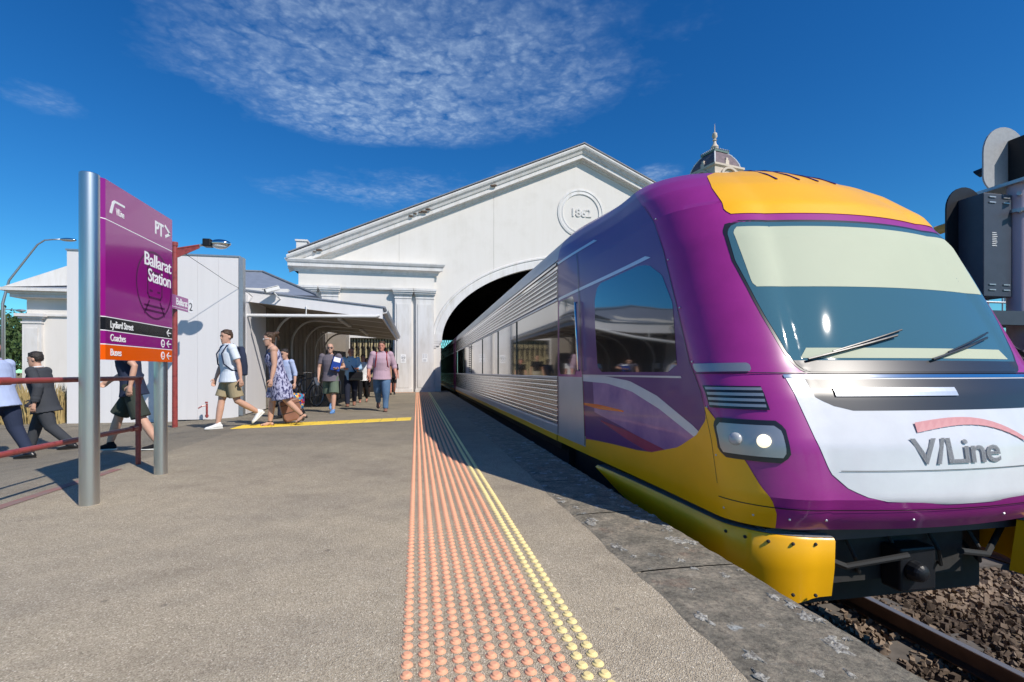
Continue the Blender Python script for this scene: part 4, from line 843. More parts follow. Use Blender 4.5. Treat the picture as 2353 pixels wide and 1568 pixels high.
# window mullions, vents, door seams
for yy, w_, mm in ((23.2, .16, 'flute'), (20.1, .03, 't_black'), (17.2, .03, 't_black'), (14.2, .03, 't_black'), (11.4, .04, 't_black'), (9.2, .03, 't_black')):
    b = MB(); b.box(XL-.004, XL+.02, yy, yy+w_, .975, 1.988); b.build('window_post', mm, car)
for yy in (17.6, 18.0): 
    b = MB()
    for i in range(13): b.add([(XL+.012, yy, 1.03+i*.07), (XL+.012, yy+.34, 1.03+i*.07), (XL-.016, yy+.34, 1.06+i*.07), (XL-.016, yy, 1.06+i*.07), (XL+.012, yy, 1.075+i*.07), (XL+.012, yy+.34, 1.075+i*.07)], [(0, 1, 2, 3), (3, 2, 5, 4)])
    b.build('vent_grille', 'flute', car)
    break
b = MB(); b.add([(XL-.002, 13.6, 1.55), (XL-.002, 13.9, 1.55), (XL-.002, 13.9, 1.53), (XL-.002, 13.6, 1.53)], [(0, 1, 2, 3)])
# --- cab
YB = 6.4
FT = [(.10, .05, 2.50, .40), (.2, .03, 2.42, .45), (.3, .02, 2.39, .45), (.6, 0, 2.43, .45), (.9, 0, 2.54, .46), (1.1, 0, 2.66, .48), (1.5, .02, 2.84, .50), (2.0, .05, 3.06, .55), (2.3, .08, 3.25, .58), (2.54, .12, 3.52, .6), (2.68, .17, 3.72, .6), (2.80, .25, 3.93, .6), (2.92, .40, 4.2, .6), (3.02, .60, 4.55, .55), (3.10, .88, 5.0, .45), (3.15, 1.12, 5.35, .3), (3.17, 1.36, 5.75, .08)]
def carinset(z): return 0 if z < 2.54 else interp([(a, b_) for a, b_ in ROOF], z)[0]
def surf(s, z, off=0):
    if s > 2.5: p = surf(5-s, z, off); return Vector((2*XC-p.x, p.y, p.z))
    ins, yf, r = interp(FT, z); xl = XL+ins; ci = XL+carinset(z)
    bulge = .10
    def path(s):
        if s <= 1: return Vector((lerp(ci, xl, smooth01(s*1.15)), lerp(YB, yf+r, s), 0))
        if s <= 2:
            a = (s-1)*math.pi/2; return Vector((xl+r-r*math.cos(a), yf+r-r*math.sin(a)-bulge*.0, 0))
        t_ = (s-2)/.5; x = lerp(xl+r, XC, t_); return Vector((x, yf-bulge*(1-(1-t_)**2)*1., 0))
    p = path(s); p.z = z
    if off:
        e = 1e-3; d = path(min(s+e, 2.5))-path(max(s-e, 0)); n_ = Vector((-d.y, d.x, 0)); 
        if n_.length > 0:
            n_.normalize()
            if n_.dot(Vector((p.x-XC, p.y-6, 0))) < 0: n_ = -n_
            # add slope of front
            i2, y2, r2 = interp(FT, z+.02); dz_ = (y2-yf)/.02 if s > 1 else 0
            n_.z = min(2, max(0, dz_*max(0, -n_.y)*1.0)) if s > 1 else (0 if z < 2.5 else .8)
            n_.normalize(); p = p+n_*off*.4
    return p
zs = sorted(set([f[0] for f in FT]+[.1+.05*i for i in range(61)])); zs = [z for z in zs if z <= 3.17]
ss = [i*.05 for i in range(101)]
b = MB(); b.grid([[surf(s, z) for s in ss] for z in zs]); b.grid([[surf(s, 3.17) for s in ss], [surf(5-s, 3.17) for s in ss]])
cab = b.build('cab_body', 't_magenta', car, smooth=50)
b = MB(); b.grid([[surf(s, .1) for s in ss], [surf(s, .1)*.9+Vector((XC*.1, .45, -.02)) for s in ss], [Vector((XC, 5, .05)) for s in ss]]); b.build('cab_underside', 'underframe', car)
def patchz(name, m, rows, off, par=car, nc=40, nr=None, smooth=50):
    """rows: (z, s_left, s_right) table -> curved panel lying on the cab skin"""
    z0, z1 = rows[0][0], rows[-1][0]; nr = nr or max(6, int((z1-z0)/.025)); R_ = []
    for i in range(nr+1):
        z = lerp(z0, z1, i/nr); a, c = interp(rows, z); R_.append([surf(lerp(a, c, j/nc), z, off) for j in range(nc+1)])
    b = MB(); b.grid(R_); return b.build(name, m, par, smooth=smooth, fix=False)
def patchs(name, m, cols, off, par=car, nr=10, smooth=50):
    s0, s1 = cols[0][0], cols[-1][0]; nc = max(8, int((s1-s0)/.025)); R_ = []
    for i in range(nc+1):
        s = lerp(s0, s1, i/nc); a, c = interp(cols, s); R_.append([surf(s, lerp(a, c, j/nr), off) for j in range(nr+1)])
    b = MB(); b.grid(R_); return b.build(name, m, par, smooth=smooth, fix=False)
def mir(rows): return [(z, 5-b_, 5-a) for z, a, b_ in rows]
SY = lambda y: (6.4-y)/3.5
# silver crew-door end with black window, violet upper side
patchz('crew_door', 't_silver', [(.30, SY(6.38), SY(5.35)), (.97, SY(6.38), SY(5.35))], .006)
patchz('violet_side', 't_violet', [(.30, SY(5.3), .98), (.97, SY(5.3), 1.02), (2.05, .0, 1.02), (2.54, .0, 1.0), (2.9, .0, .98)], .004)
patchz('violet_side', 't_violet', mir([(.30, .0, .98), (2.9, .0, .98)]), .004)
patchz('sill_stripe', 't_silver', [(.18, 0, SY(5.3)), (.30, 0, SY(5.3))], .005); patchz('yellow_stripe', 't_yellow', [(.10, 0, SY(5.3)), (.18, 0, SY(5.3))], .006)
patchz('door_window', 't_glass', [(1.0, SY(6.25), SY(5.62)), (1.06, SY(6.3), SY(5.55)), (1.9, SY(6.3), SY(5.55)), (1.96, SY(6.25), SY(5.62))], .008)
# side livery sweeps
patchs('lilac_sweep', 't_lilac', [(.40, .60, .93), (.60, .52, .92), (.80, .42, .82), (.95, .38, .62), (1.02, .42, .46)], .007)
patchs('white_sweep', 't_white', [(.30, .925, .985), (.52, .915, .985), (.68, .86, .95), (.82, .74, .84), (.95, .58, .66), (1.0, .52, .56)], .009)
patchs('orange_sweep', 'sign_orange', [(.30, .655, .68), (.45, .64, .69), (.62, .66, .675)], .009)
patchs('pink_sweep', 't_pink', [(.45, .52, .53), (.62, .42, .50), (.85, .32, .42), (.92, .33, .35)], .009)
YW = [(.10, .315, 1.62), (.28, .315, 1.52), (.32, .50, 1.48), (.36, .74, 1.44), (.48, .88, 1.36), (.60, .955, 1.26), (.74, 1.01, 1.12), (.80, 1.03, 1.05)]
patchz('yellow_sweep', 't_yellow', YW, .011); patchz('yellow_sweep', 't_yellow', mir(YW), .011)
# cab side window
CW = [(1.03, .49, .90), (1.08, .46, .95), (1.55, .46, .99), (1.80, .47, .97), (1.93, .50, .91), (1.965, .54, .84)]
patchz('cab_side_window', 't_glass', CW, .010); patchz('cab_side_window', 't_glass', mir(CW), .010)
patchz('window_rim', 't_silver', [(1.985, .02, .93), (2.02, .02, .90)], .012); patchz('window_rim', 't_silver', [(.985, .30, .95), (1.0, .30, .95)], .012)
patchz('gutter_rail', 't_silver', [(2.47, 0, .55), (2.50, 0, .52)], .016)
# nose
NW = [(.265, 2.40, 2.60), (.275, 2.25, 2.75), (.30, 2.13, 2.87), (.36, 2.05, 2.95), (.48, 1.98, 3.02), (.65, 1.91, 3.09), (.85, 1.85, 3.15), (1.0, 1.81, 3.19)]
patchz('nose_panel', 't_white', NW, .008)
patchz('front_recess', 't_black', [(.80, 2.12, 2.88), (.83, 2.05, 2.95), (.88, 2.0, 3.0), (.985, 1.97, 3.03)], .011)
patchz('chrome_strip', 'chrome', [(.992, 1.80, 3.20), (1.012, 1.80, 3.20)], .016)
WS = [(1.03, 2.02, 2.98), (1.07, 1.95, 3.05), (1.16, 1.89, 3.11), (1.4, 1.79, 3.21), (1.8, 1.66, 3.34), (2.02, 1.645, 3.355), (2.08, 1.68, 3.32), (2.11, 1.76, 3.24)]
patchz('windscreen_seal', 't_black', [(1.015, 2.02, 2.98), (1.05, 1.94, 3.06), (1.15, 1.865, 3.135), (1.4, 1.765, 3.235), (1.8, 1.635, 3.365), (2.04, 1.615, 3.385), (2.105, 1.65, 3.35), (2.13, 1.76, 3.24)], .005)
patchz('windscreen', 't_windscreen', WS, .010)
patchz('windscreen_sill', 't_black', [(1.028, 2.02, 2.98), (1.07, 1.95, 3.05), (1.10, 1.93, 3.07)], .013)
patchz('sun_blind', 't_blind', [(1.60, 1.78, 3.22), (1.63, 1.75, 3.25), (2.03, 1.69, 3.31), (2.07, 1.73, 3.27)], .014)
patchz('dash_shelf', 't_blind', [(1.115, 2.0, 3.0), (1.18, 2.03, 2.97)], .014)
for s0 in (2.02, 2.52):
    b = MB(); b.tube([surf(s0+.055*i, 1.10+.022*i, .06) for i in range(8)], .008, 6); b.tube([surf(s0+.10+.04*i, 1.15+.018*i, .05) for i in range(9)], .006, 6); b.build('wiper', 't_black', car)
# yellow visor panel over the windscreen
YP = [(2.19, 1.72, 3.28), (2.23, 1.68, 3.32), (2.5, 1.70, 3.30), (2.7, 1.76, 3.24), (2.86, 1.95, 3.05), (2.92, 2.2, 2.8)]
patchz('yellow_visor', 't_yellow', YP, .012)
b = MB()
for q in (2.25, 2.42, 2.58, 2.75): b.tube([surf(q, z, .02) for z in (2.60, 2.7, 2.85, 2.95)], .008, 6)
b.build('roof_rib', 't_violet', car)
# logo on nose, destination lettering in the recess
pz = lambda s, z: surf(s, z, .012)
o0 = pz(2.38, .58); xd = (pz(2.75, .58)-o0); yd = (pz(2.38, .75)-o0)
def front_pt(x, z, off):
    ins, yf, r_ = interp(FT, z); xl = XL+ins+r_; s_ = 2+(x-xl)/(XC-xl)*.5; return surf(min(3, s_), z, off*2.5)
text('operator_logo', 'V/Line', 'logo_grey', car, (0, 0, 0), (1, 0, 0), (0, 0, 1), .20, fit=.62, bold=.003, depth=.002, fn=lambda u, v, d: front_pt(XC-.36+u, .50+v, .0115))
b = MB(); b.grid([[front_pt(XC-.72+.80*i/20, z, .013) for i in range(21)] for z in (.882, .905, .93)]); b.build('number_plate', 't_silver', car, fix=False)
b = MB()
for i in range(14):
    t0, t1 = i/14, (i+1)/14; f_ = lambda t_: (XC-.30+.80*t_, .70+.05*math.sin(t_*2.4)-.12*t_**3)
    (x0, z0), (x1, z1) = f_(t0), f_(t1); w0, w1 = .028*(1-t0*.5), .028*(1-t1*.5)
    b.add([front_pt(x0, z0-w0, .009), front_pt(x1, z1-w1, .013), front_pt(x1, z1+w1, .013), front_pt(x0, z0+w0, .013)], [(0, 1, 2, 3)])
b.build('operator_logo', mat('logo_red', rgb(214, 150, 150), .4), car, fix=False)
0 and text('car_number', 'VLocity', 'white_vinyl', car, (XC-.55, surf(2.5, .86).y-.035, .845), (1, 0, 0), (0, .35, 1), .135, xs=1.9, bold=.003, depth=.004)
# headlight clusters
for side in (0, 1):
    F_ = (lambda rows: mir(rows)) if side else (lambda rows: rows)
    hc = patchz('headlight', 't_black', F_([(.50, 1.18, 1.62), (.54, 1.10, 1.70), (.70, 1.10, 1.70), (.74, 1.16, 1.64)]), .022)
    patchz('reflector', 'lamp_bowl', F_([(.53, 1.16, 1.64), (.56, 1.13, 1.67), (.68, 1.13, 1.67), (.71, 1.18, 1.62)]), .028, par=hc)
    for sc0 in (1.30, 1.52):
        c0 = surf(5-sc0 if side else sc0, .62, .035); nrm = (surf(5-sc0 if side else sc0, .62, .1)-c0).normalized()
        q = nrm.to_track_quat('Z', 'Y').to_matrix().to_4x4(); b = MB(); b.lathe([(.040, -.01), (.038, .012), (.024, .020), (.005, .023)], 20, mtx=Matrix.Translation(c0) @ q); b.build('lamp', 'lamp_lit' if sc0 > 1.4 else 'lamp_glass', hc, smooth=True)
    vg = patchz('corner_vent', 't_black', F_([(.80, 1.10, 1.62), (.94, 1.08, 1.60)]), .018)
    for i in range(4): patchz('slat', 'lamp_bowl', F_([(.815+i*.033, 1.11, 1.60), (.832+i*.033, 1.11, 1.60)]), .026, par=vg, nr=2)
    patchz('marker_light', 'lamp_bowl', F_([(1.03, 1.08, 1.56), (1.045, 1.06, 1.58), (1.075, 1.06, 1.58), (1.085, 1.08, 1.56)]), .024)
# yellow corner pilots
def pilot(side):
    tb = [(.40, .0, .03), (.55, -.13, .04), (.75, -.25, .05), (1.0, -.33, .06), (1.35, -.36, .065), (1.75, -.36, .06), (2.05, -.30, .05)]
    outer = []; inner = []
    for i in range(41):
        s = lerp(.40, 2.05, i/40); a, c = interp(tb, s); p0 = surf(s, .12, .01); p1 = surf(s, .12, -.14)
        def at(z, q): 
            k = (c-z)*.18; n_ = (p0-surf(s, .12, -.1)).normalized(); v = p0+n_*(-q)+n_*k*(.6)*(-1); return Vector((2*XC-v.x if side else v.x, v.y, z))
        outer.append([at(a, .06), at(a, 0), at(lerp(a, c, .5), -.01), at(c-.015, .0), at(c, .015), at(c, .10), at(a, .10)])
    b = MB(); b.grid(outer); b.add([outer[0][k] for k in range(7)], [tuple(range(7))]); b.add([outer[-1][k] for k in range(7)], [tuple(range(7))]); b.build('corner_pilot', 't_yellow', car, smooth=45)
    b = MB(); b.grid([[ (Vector((2*XC-v.x if side else v.x, v.y, v.z)) if side and False else v) for v in (r_[4]+Vector((0, 0, .004)), r_[5]+Vector((0, 0, .004)))] for r_ in outer]); b.build('pilot_tread', 't_silver', car)
pilot(0); pilot(1)
b = MB()
for s_ in (1.15, 1.35, 1.55, 1.75, 1.95):
    for z_ in (-.30, .0): b.ball(surf(s_, .12, .006)+Vector((0, 0, z_-.10)), .011, 8, 5)
b.build('pilot_bolts', 'underframe', car)
b = MB()
for s_ in (1.12, 1.4, 1.68, 1.98, 2.3, 2.7, 3.02):
    b.ball(surf(s_, .17, .005), .008, 8, 5)
for z_ in (.5, .8, 1.1, 1.5, 1.9, 2.3): b.ball(surf(1.06, z_, .012), .007, 8, 5)
b.build('body_fasteners', 't_silver', car)
b = MB()
for k in range(5): b.tube([Vector((XC-.75+.33*k, 2.78, .02)), Vector((XC-.73+.33*k, 2.68, -.16)), Vector((XC-.66+.33*k, 2.72, -.28)), Vector((XC-.58+.33*k, 2.9, -.20))], .013, 7)
b.build('jumper_cables', 'rubber', car)
b = MB(); b.box(XC-.55, XC+.55, 2.75, 4.5, -.35, .09); b.box(XL+.25, XR-.25, 3.0, 6.4, -.6, .05); b.box(2.2, 4.4, 4.2, 6.3, -.95, -.5); b.build('underframe', 'underframe', car)
b = MB(); b.box(XC-.10, XC+.10, 2.72, 3.2, -.34, -.14); b.box(XC-.14, XC+.14, 2.60, 2.74, -.38, -.10); b.lathe([(.02, 0), (.07, .0), (.055, .07), (.02, .09)], 14, mtx=Matrix.Translation((XC-.05, 2.60, -.24)) @ Matrix.Rotation(R(90), 4, 'X')); b.box(XC-.20, XC+.20, 2.9, 3.1, -.42, -.06); b.build('coupler', 'sig_black', car, bevel=.015)
b = MB(); b.tube([(XC-.9, 2.75, -.05), (XC-.55, 2.6, -.18), (XC-.2, 2.5, -.1)], .02, 8); b.build('air_hose', 'rubber', car); b = MB(); b.tube([(XC+.9, 2.75, -.05), (XC+.55, 2.6, -.18), (XC+.2, 2.5, -.1)], .02, 8); b.build('air_hose', 'rubber', car)
b = MB(); b.box(XC-1.1, XC+1.1, 2.62, 2.7, -.02, .08); b.build('step_bar', 'sig_grey', car)
for xx in (2.42, 4.02): b = MB(); b.lathe([(.02, 0), (.40, 0), (.42, .02), (.42, .13), (.02, .13)], 24, mtx=Matrix.Translation((xx, 4.6, -.63)) @ Matrix.Rotation(R(90), 4, 'Y')); b.build('wheel', 'rail', car)
# panel seams, fasteners, grime streaks on the cab
for zz in (.235, 1.018): patchz('panel_seam', 't_black', [(zz, 1.05, 3.95), (zz+.006, 1.05, 3.95)], .02, nr=1)
for s0 in (1.02,): patchz('panel_seam', 't_black', [(.32, s0, s0+.006), (2.5, s0, s0+.006)], .015, nc=1)
for s0 in (SY(5.33), SY(6.36)): patchz('panel_seam', 't_black', [(.2, s0, s0+.005), (2.45, s0, s0+.005)], .02, nc=1)
patchz('panel_seam', 't_black', [(.46, 2.03, 2.97), (.464, 2.03, 2.97)], .025, nr=1)
b = MB(); b.tube([surf(.30, 1.05, .06), surf(.30, 1.05, .12), surf(.30, 1.85, .12), surf(.30, 1.85, .06)], .014, 8); b.build('grab_rail', 'chrome', car, smooth=True)
# antenna on cab roof
b = MB(); b.tube([(3.3, 5.6, 3.16), (3.3, 5.75, 3.5)], .012, 6); b.build('antenna', 't_black', car)

# ============================================================ PEOPLE
def rot_x(v, a): c, s = math.cos(a), math.sin(a); return Vector((v.x, v.y*c-v.z*s, v.y*s+v.z*c))
def loft(b, rings, n=16):
    """rings: (centre, rx, ry, right-dir, fwd-dir)"""
    vs = []
    for c, rx, ry, xd, yd in rings:
        for k in range(n): q = 2*math.pi*k/n; vs.append(c+xd*math.cos(q)*rx+yd*math.sin(q)*ry)
    fs = [(i*n+k, i*n+(k+1) % n, (i+1)*n+(k+1) % n, (i+1)*n+k) for i in range(len(rings)-1) for k in range(n)]
    fs += [tuple(range(n))[::-1], tuple((len(rings)-1)*n+k for k in range(n))]; b.add(vs, fs)
def limb(b, pts, rs, n=12, caps=True):
    b.tube(pts, rs, n)
    if caps:
        for p, r in zip(pts, rs): b.ball(p, r*.99, n, 8)
def subdiv(p0, p1, r0, r1, rm=None, k=3):
    return [(p0.lerp(p1, i/k), (lerp(r0, r1, i/k) if rm is None else (1-i/k)**2*r0+2*(i/k)*(1-i/k)*(2*rm-.5*(r0+r1))+(i/k)**2*r1)) for i in range(k+1)]
def remesh(o, v, sm=2, fac=.5):
    r = o.modifiers.new('remesh', 'REMESH'); r.mode = 'VOXEL'; r.voxel_size = v; r.use_smooth_shade = True
    s = o.modifiers.new('smooth', 'SMOOTH'); s.iterations = sm; s.factor = fac
def bake(o):
    dg = bpy.context.evaluated_depsgraph_get(); me = bpy.data.meshes.new_from_object(o.evaluated_get(dg)); o.modifiers.clear(); o.data = me
def person(label, foot, face, H=1.75, plant='R', legs=None, arms=None, lean=4, headturn=0, headtilt=0, girth=1., skin='skin', hair='hair_brown', hairtype='short',
           top='polo', sleeve=.4, bottom='khaki', leglen=.5, shoe='sneaker_white', sole='sole_white', glasses=None, female=False, dress=False, collar=False, topz=.80, vox=.009, flare=1.0, coat=False, group=None):
    """legs: per side (hip, knee) degrees, + = forward; arms: per side (swing, abduct, elbow, inward)"""
    k = H/1.75; g = girth
    legs = legs or {'R': (18, 8), 'L': (-18, 25)}; arms = arms or {'R': (-20, 8, 20, 0), 'L': (20, 8, 20, 0)}
    ax = math.atan2(face[1], face[0]); rz = ax-math.pi/2
    LN = R(-lean); J = {}
    pel = Vector((0, 0, .94)); X_ = Vector((1, 0, 0)); Y_ = Vector((0, 1, 0)); Z_ = Vector((0, 0, 1))
    up = lambda v: pel+rot_x(v-pel, LN)
    for s, sg_ in (('R', 1), ('L', -1)):
        hip = Vector((sg_*.09, 0, .92)); h_, kn = legs[s]; a = R(h_); d1 = Vector((sg_*.03, math.sin(a), -math.cos(a))).normalized(); knee = hip+d1*.43
        a2 = R(h_-kn); d2 = Vector((-sg_*.02, math.sin(a2), -math.cos(a2))).normalized(); ank = knee+d2*.41
        J['hip'+s], J['knee'+s], J['ank'+s], J['shin'+s] = hip, knee, ank, d2
        sh = up(Vector((sg_*(.175 if female else .195)*(1+.25*(g-1)), 0, 1.42))); sw, ab, el, inn = arms[s]; a = R(sw)-R(lean); 
        d = Vector((sg_*math.sin(R(ab)), math.sin(a)*math.cos(R(ab)), -math.cos(a)*math.cos(R(ab)))).normalized(); elb = sh+d*.29
        a2 = a+R(el); d2 = Vector((sg_*math.sin(R(ab))*.6-sg_*math.sin(R(inn)), math.sin(a2), -math.cos(a2))).normalized(); wr = elb+d2*.25
        J['sh'+s], J['elb'+s], J['wr'+s], J['fd'+s] = sh, elb, wr, d2
    anks = {'R': J['ankR'], 'L': J['ankL']}
    low = anks[plant].z-.085
    for v in J:
        if not v.startswith(('shin', 'fd')): J[v] = J[v]-Z_*low
    pel2 = pel-Z_*low; off = Z_*(-low); U = lambda v: up(v)+off
    pf = J['ank'+plant]
    yd = Vector((0, math.cos(LN), math.sin(LN)))
    def T_(z, rx, ry, y=0): return (U(Vector((0, y, z))), rx*g, ry*g, X_, yd)
    # --- skin body
    b = MB()
    loft(b, [T_(.84, .10, .085), T_(.90, .155, .105), T_(1.0, .14 if female else .148, .10), T_(1.1, .125 if female else .142, .095), T_(1.22, .14 if female else .158, .108, .01), T_(1.33, .155 if female else .172, .11, .01), T_(1.42, .15 if female else .165, .085), T_(1.46, .09, .07), T_(1.49, .058, .058)], 18)
    nk = U(Vector((0, .005, 1.45))); hd_c = U(Vector((0, .015, 1.62))); limb(b, [nk, nk.lerp(hd_c, .5), hd_c], [.058, .054, .05])
    for s, sg_ in (('R', 1), ('L', -1)):
        b.ball(J['sh'+s], .062*g, 12, 8); pr = subdiv(J['sh'+s], J['elb'+s], .052*g, .038*g, .05*g)+subdiv(J['elb'+s], J['wr'+s], .039*g, .025, .036*g)[1:]; b.tube([p for p, r in pr], [r for p, r in pr], 12); b.ball(J['elb'+s], .038*g, 10, 6)
        pr = subdiv(J['hip'+s], J['knee'+s], .088*g, .056, .08*g)+subdiv(J['knee'+s], J['ank'+s], .055, .036, .056)[1:]; b.tube([p for p, r in pr], [r for p, r in pr], 14); b.ball(J['hip'+s], .088*g, 12, 8); b.ball(J['knee'+s], .056, 10, 6)
        # foot
        fd = Y_*1.; sa = J['shin'+s]; toe = Vector((0, 1, 0)); pitch = math.atan2(-sa.y, -sa.z) if sa.y < -.25 else 0
        fdir = rot_x(Y_, -abs(pitch)*.75) if sa.y < -.25 and s != plant else Y_
        J['fdir'+s] = fdir; a0 = J['ank'+s]; fz = fdir.cross(X_)*-1
        limb(b, [a0+fz*-.02, a0+fdir*.06+fz*-.05, a0+fdir*.14+fz*-.062], [.034, .033, .022]); b.ball(a0-fdir*.035+fz*-.05, .03, 8, 6)
        # hand: palm, four fingers with knuckle bend, thumb
        w_ = J['wr'+s]; fdn = J['fd'+s]; side = X_*(-sg_); pn = fdn.cross(side).normalized(); side = pn.cross(fdn).normalized()
        cur = side  # fingers curl inward, spread along walking direction
        spread = (Y_-fdn*Y_.dot(fdn)); spread = spread.normalized() if spread.length > .1 else Z_
        curl = fdn.cross(spread); curl = curl if curl.dot(side) > 0 else -curl
        palm = w_+fdn*.05; limb(b, [w_, w_+fdn*.045, w_+fdn*.085], [.024, .027, .023])
        for q_ in (-1, 1): limb(b, [w_+fdn*.03+spread*.012*q_, w_+fdn*.088+spread*.022*q_], [.016, .014])
        for f_, (of, ln) in enumerate(((.031, .068), (.011, .078), (-.010, .073), (-.030, .056))):
            p0 = w_+fdn*.09+spread*of; p1 = p0+(fdn*.95+curl*.25).normalized()*ln*.5; p2 = p1+(fdn*.6+curl*.8).normalized()*ln*.5
            limb(b, [p0, p1, p2], [.0105, .0098, .0085], 8)
        p0 = w_+fdn*.03+spread*.026; p1 = p0+(fdn*.6+spread*.7+curl*.2).normalized()*.04; limb(b, [p0, p1, p1+(fdn*.9+spread*.2+curl*.4).normalized()*.03], [.013, .011, .009], 8); J['palm'+s] = w_+fdn*.09+curl*.02
    # head
    HT = Matrix.Translation(hd_c) @ Matrix.Rotation(R(headturn), 4, 'Z') @ Matrix.Rotation(R(-headtilt), 4, 'X')
    hv_ = lambda x, y, z: HT @ Vector((x, y, z))
    hx = (HT.to_3x3() @ X_); hy = (HT.to_3x3() @ Y_)
    HR = [(-.118, .022, .03, .062), (-.105, .040, .048, .048), (-.08, .054, .068, .030), (-.045, .064, .084, .014), (0, .072, .094, .0), (.04, .076, .098, -.004), (.075, .070, .090, -.006), (.10, .052, .07, -.008), (.117, .022, .03, -.008)]
    loft(b, [(hv_(0, y, z), rx, ry, hx, hy) for z, rx, ry, y in HR], 20)
    loft(b, [(hv_(0, .088, .018), .008, .010, hx, hy), (hv_(0, .100, -.012), .011, .014, hx, hy), (hv_(0, .102, -.026), .014, .016, hx, hy), (hv_(0, .090, -.034), .010, .010, hx, hy)], 10)
    for s in (-1, 1): b.ball(hv_(s*.076, -.008, -.005), (.012, .020, .030), 10, 6); b.ball(hv_(s*.030, .080, .030), (.020, .012, .010), 8, 6)
    b.ball(hv_(0, .084, -.096), (.022, .016, .014), 8, 6); b.ball(hv_(0, .088, -.058), (.020, .010, .006), 8, 6)
    root = empty('person', (0, 0, 0), 0, label, 'person', group)
    MW = Matrix.Translation((foot[0], foot[1], gz(foot[0], foot[1]) if len(foot) < 3 else foot[2])) @ Matrix.Rotation(rz, 4, 'Z') @ Matrix.Scale(k, 4) @ Matrix.Translation((-pf.x, -pf.y-.03, 0))
    PM[root.name] = Matrix.Identity(4)
    root.matrix_world = MW
    def mk(b, n, m, v=vox, sm=2, rm=True, smooth=True, par=root):
        o = b.build(n, m, par, smooth=smooth, fix=not rm, world=False)
        if rm: remesh(o, v, sm); bake(o)
        return o
    mk(b, 'body', skin, vox*.8, 1)
    e = MB()
    for s in (-1, 1): e.ball(hv_(s*.030, .0885, .012), (.011, .006, .006), 8, 6)
    mk(e, 'eyes', 'eye', rm=False)
    e = MB(); e.ball(hv_(0, .0955, -.058), (.019, .004, .0045), 8, 6); mk(e, 'mouth', 'lip', rm=False)
    e = MB()
    for s in (-1, 1): e.tube([hv_(s*.014, .0935, .036), hv_(s*.032, .091, .041), hv_(s*.048, .080, .036)], .0038, 6)
    mk(e, 'eyebrows', 'hair_dark', rm=False)
    if glasses:
        e = MB()
        for s in (-1, 1): e.ball(hv_(s*.031, .098, .012), (.026, .009, .017), 12, 8); e.tube([hv_(s*.055, .088, .016), hv_(s*.079, .02, .014)], .004, 6)
        e.tube([hv_(-.012, .102, .016), hv_(.012, .102, .016)], .004, 6); mk(e, 'sunglasses', glasses, rm=False)
    # hair
    if hairtype != 'bald':
        e = MB(); rr = random.Random(len(label))
        HH = [(-.035, .068, .050, -.042), (.0, .080, .072, -.036), (.04, .086, .086, -.026), (.075, .082, .094, -.014), (.10, .068, .082, -.010), (.125, .045, .055, -.010), (.136, .018, .02, -.010)]
        if hairtype in ('bob', 'bun', 'long'): HH = [(-.075, .070, .046, -.050)]+HH
        loft(e, [(hv_(0, y, z), rx, ry, hx, hy) for z, rx, ry, y in HH], 20)
        for i in range(26):
            a = rr.uniform(-2.6, 2.6); zz = rr.uniform(.045, .115); q = math.cos((zz-.04)*8); e.ball(hv_(math.sin(a)*.078*q, -math.cos(a)*.085*q-.012, zz), (.018, .018, .014), 7, 5)
        if hairtype == 'bun': e.ball(hv_(0, -.12, .085), (.05, .05, .045), 10, 8); e.ball(hv_(.01, -.16, .10), (.035, .04, .03), 10, 8); e.tube([hv_(0, -.13, .07), hv_(.02, -.17, .0), hv_(.02, -.15, -.06)], [.03, .02, .006], 8)
        if hairtype == 'long': loft(e, [(hv_(0, -.05, -.02), .078, .05, hx, hy), (hv_(0, -.06, -.12), .075, .04, hx, hy), (hv_(0, -.07, -.19), .06, .03, hx, hy)], 12)
        mk(e, 'hair', hair, .0075, 2)
    # top
    e = MB(); o_ = .017 if not coat else .035; zt = topz
    if dress:
        loft(e, [T_(.50, .225, .17), T_(.62, .215, .165), T_(.78, .195, .15), T_(.90, .185, .135), T_(1.02, .158, .118), T_(1.1, .148, .112), T_(1.22, .165, .13, .015), T_(1.33, .168, .125, .01), T_(1.41, .13, .09), T_(1.43, .12, .08)], 24)
        for s in ('R', 'L'):
            kn = J['knee'+s]; hp = J['hip'+s]; e.tube([hp, hp.lerp(kn, .95)], [.12, .13], 14)
    else:
        fl = 1.06 if not coat else 1.1
        loft(e, [T_(zt, (.172+o_)*fl, (.140+o_)*fl), T_(zt+.08, .168+o_, .130+o_), T_(1.02, .152+o_, .108+o_), T_(1.12, .148+o_, .108+o_, .01), T_(1.22, .160+o_, .118+o_, .012), T_(1.33, .172+o_, .112+o_, .01), T_(1.42, .160+o_, .085+o_), T_(1.455, .10+o_, .065+o_), T_(1.475, .066+o_*.7, .062+o_*.5)], 22)
        rr = random.Random(len(label)+3)
        for i in range(9):   # soft folds
            zz = rr.uniform(.86, 1.18); a = rr.uniform(0, 6.28); p = U(Vector((math.cos(a)*.15*g, math.sin(a)*.11*g, zz))); p2 = U(Vector((math.cos(a+.9)*.155*g, math.sin(a+.9)*.115*g, zz+rr.uniform(-.07, .09)))); e.tube([p, p.lerp(p2, .5)*1+(p.lerp(p2, .5)-U(Vector((0, 0, zz))))*.12, p2], [.012, .026, .012], 8)
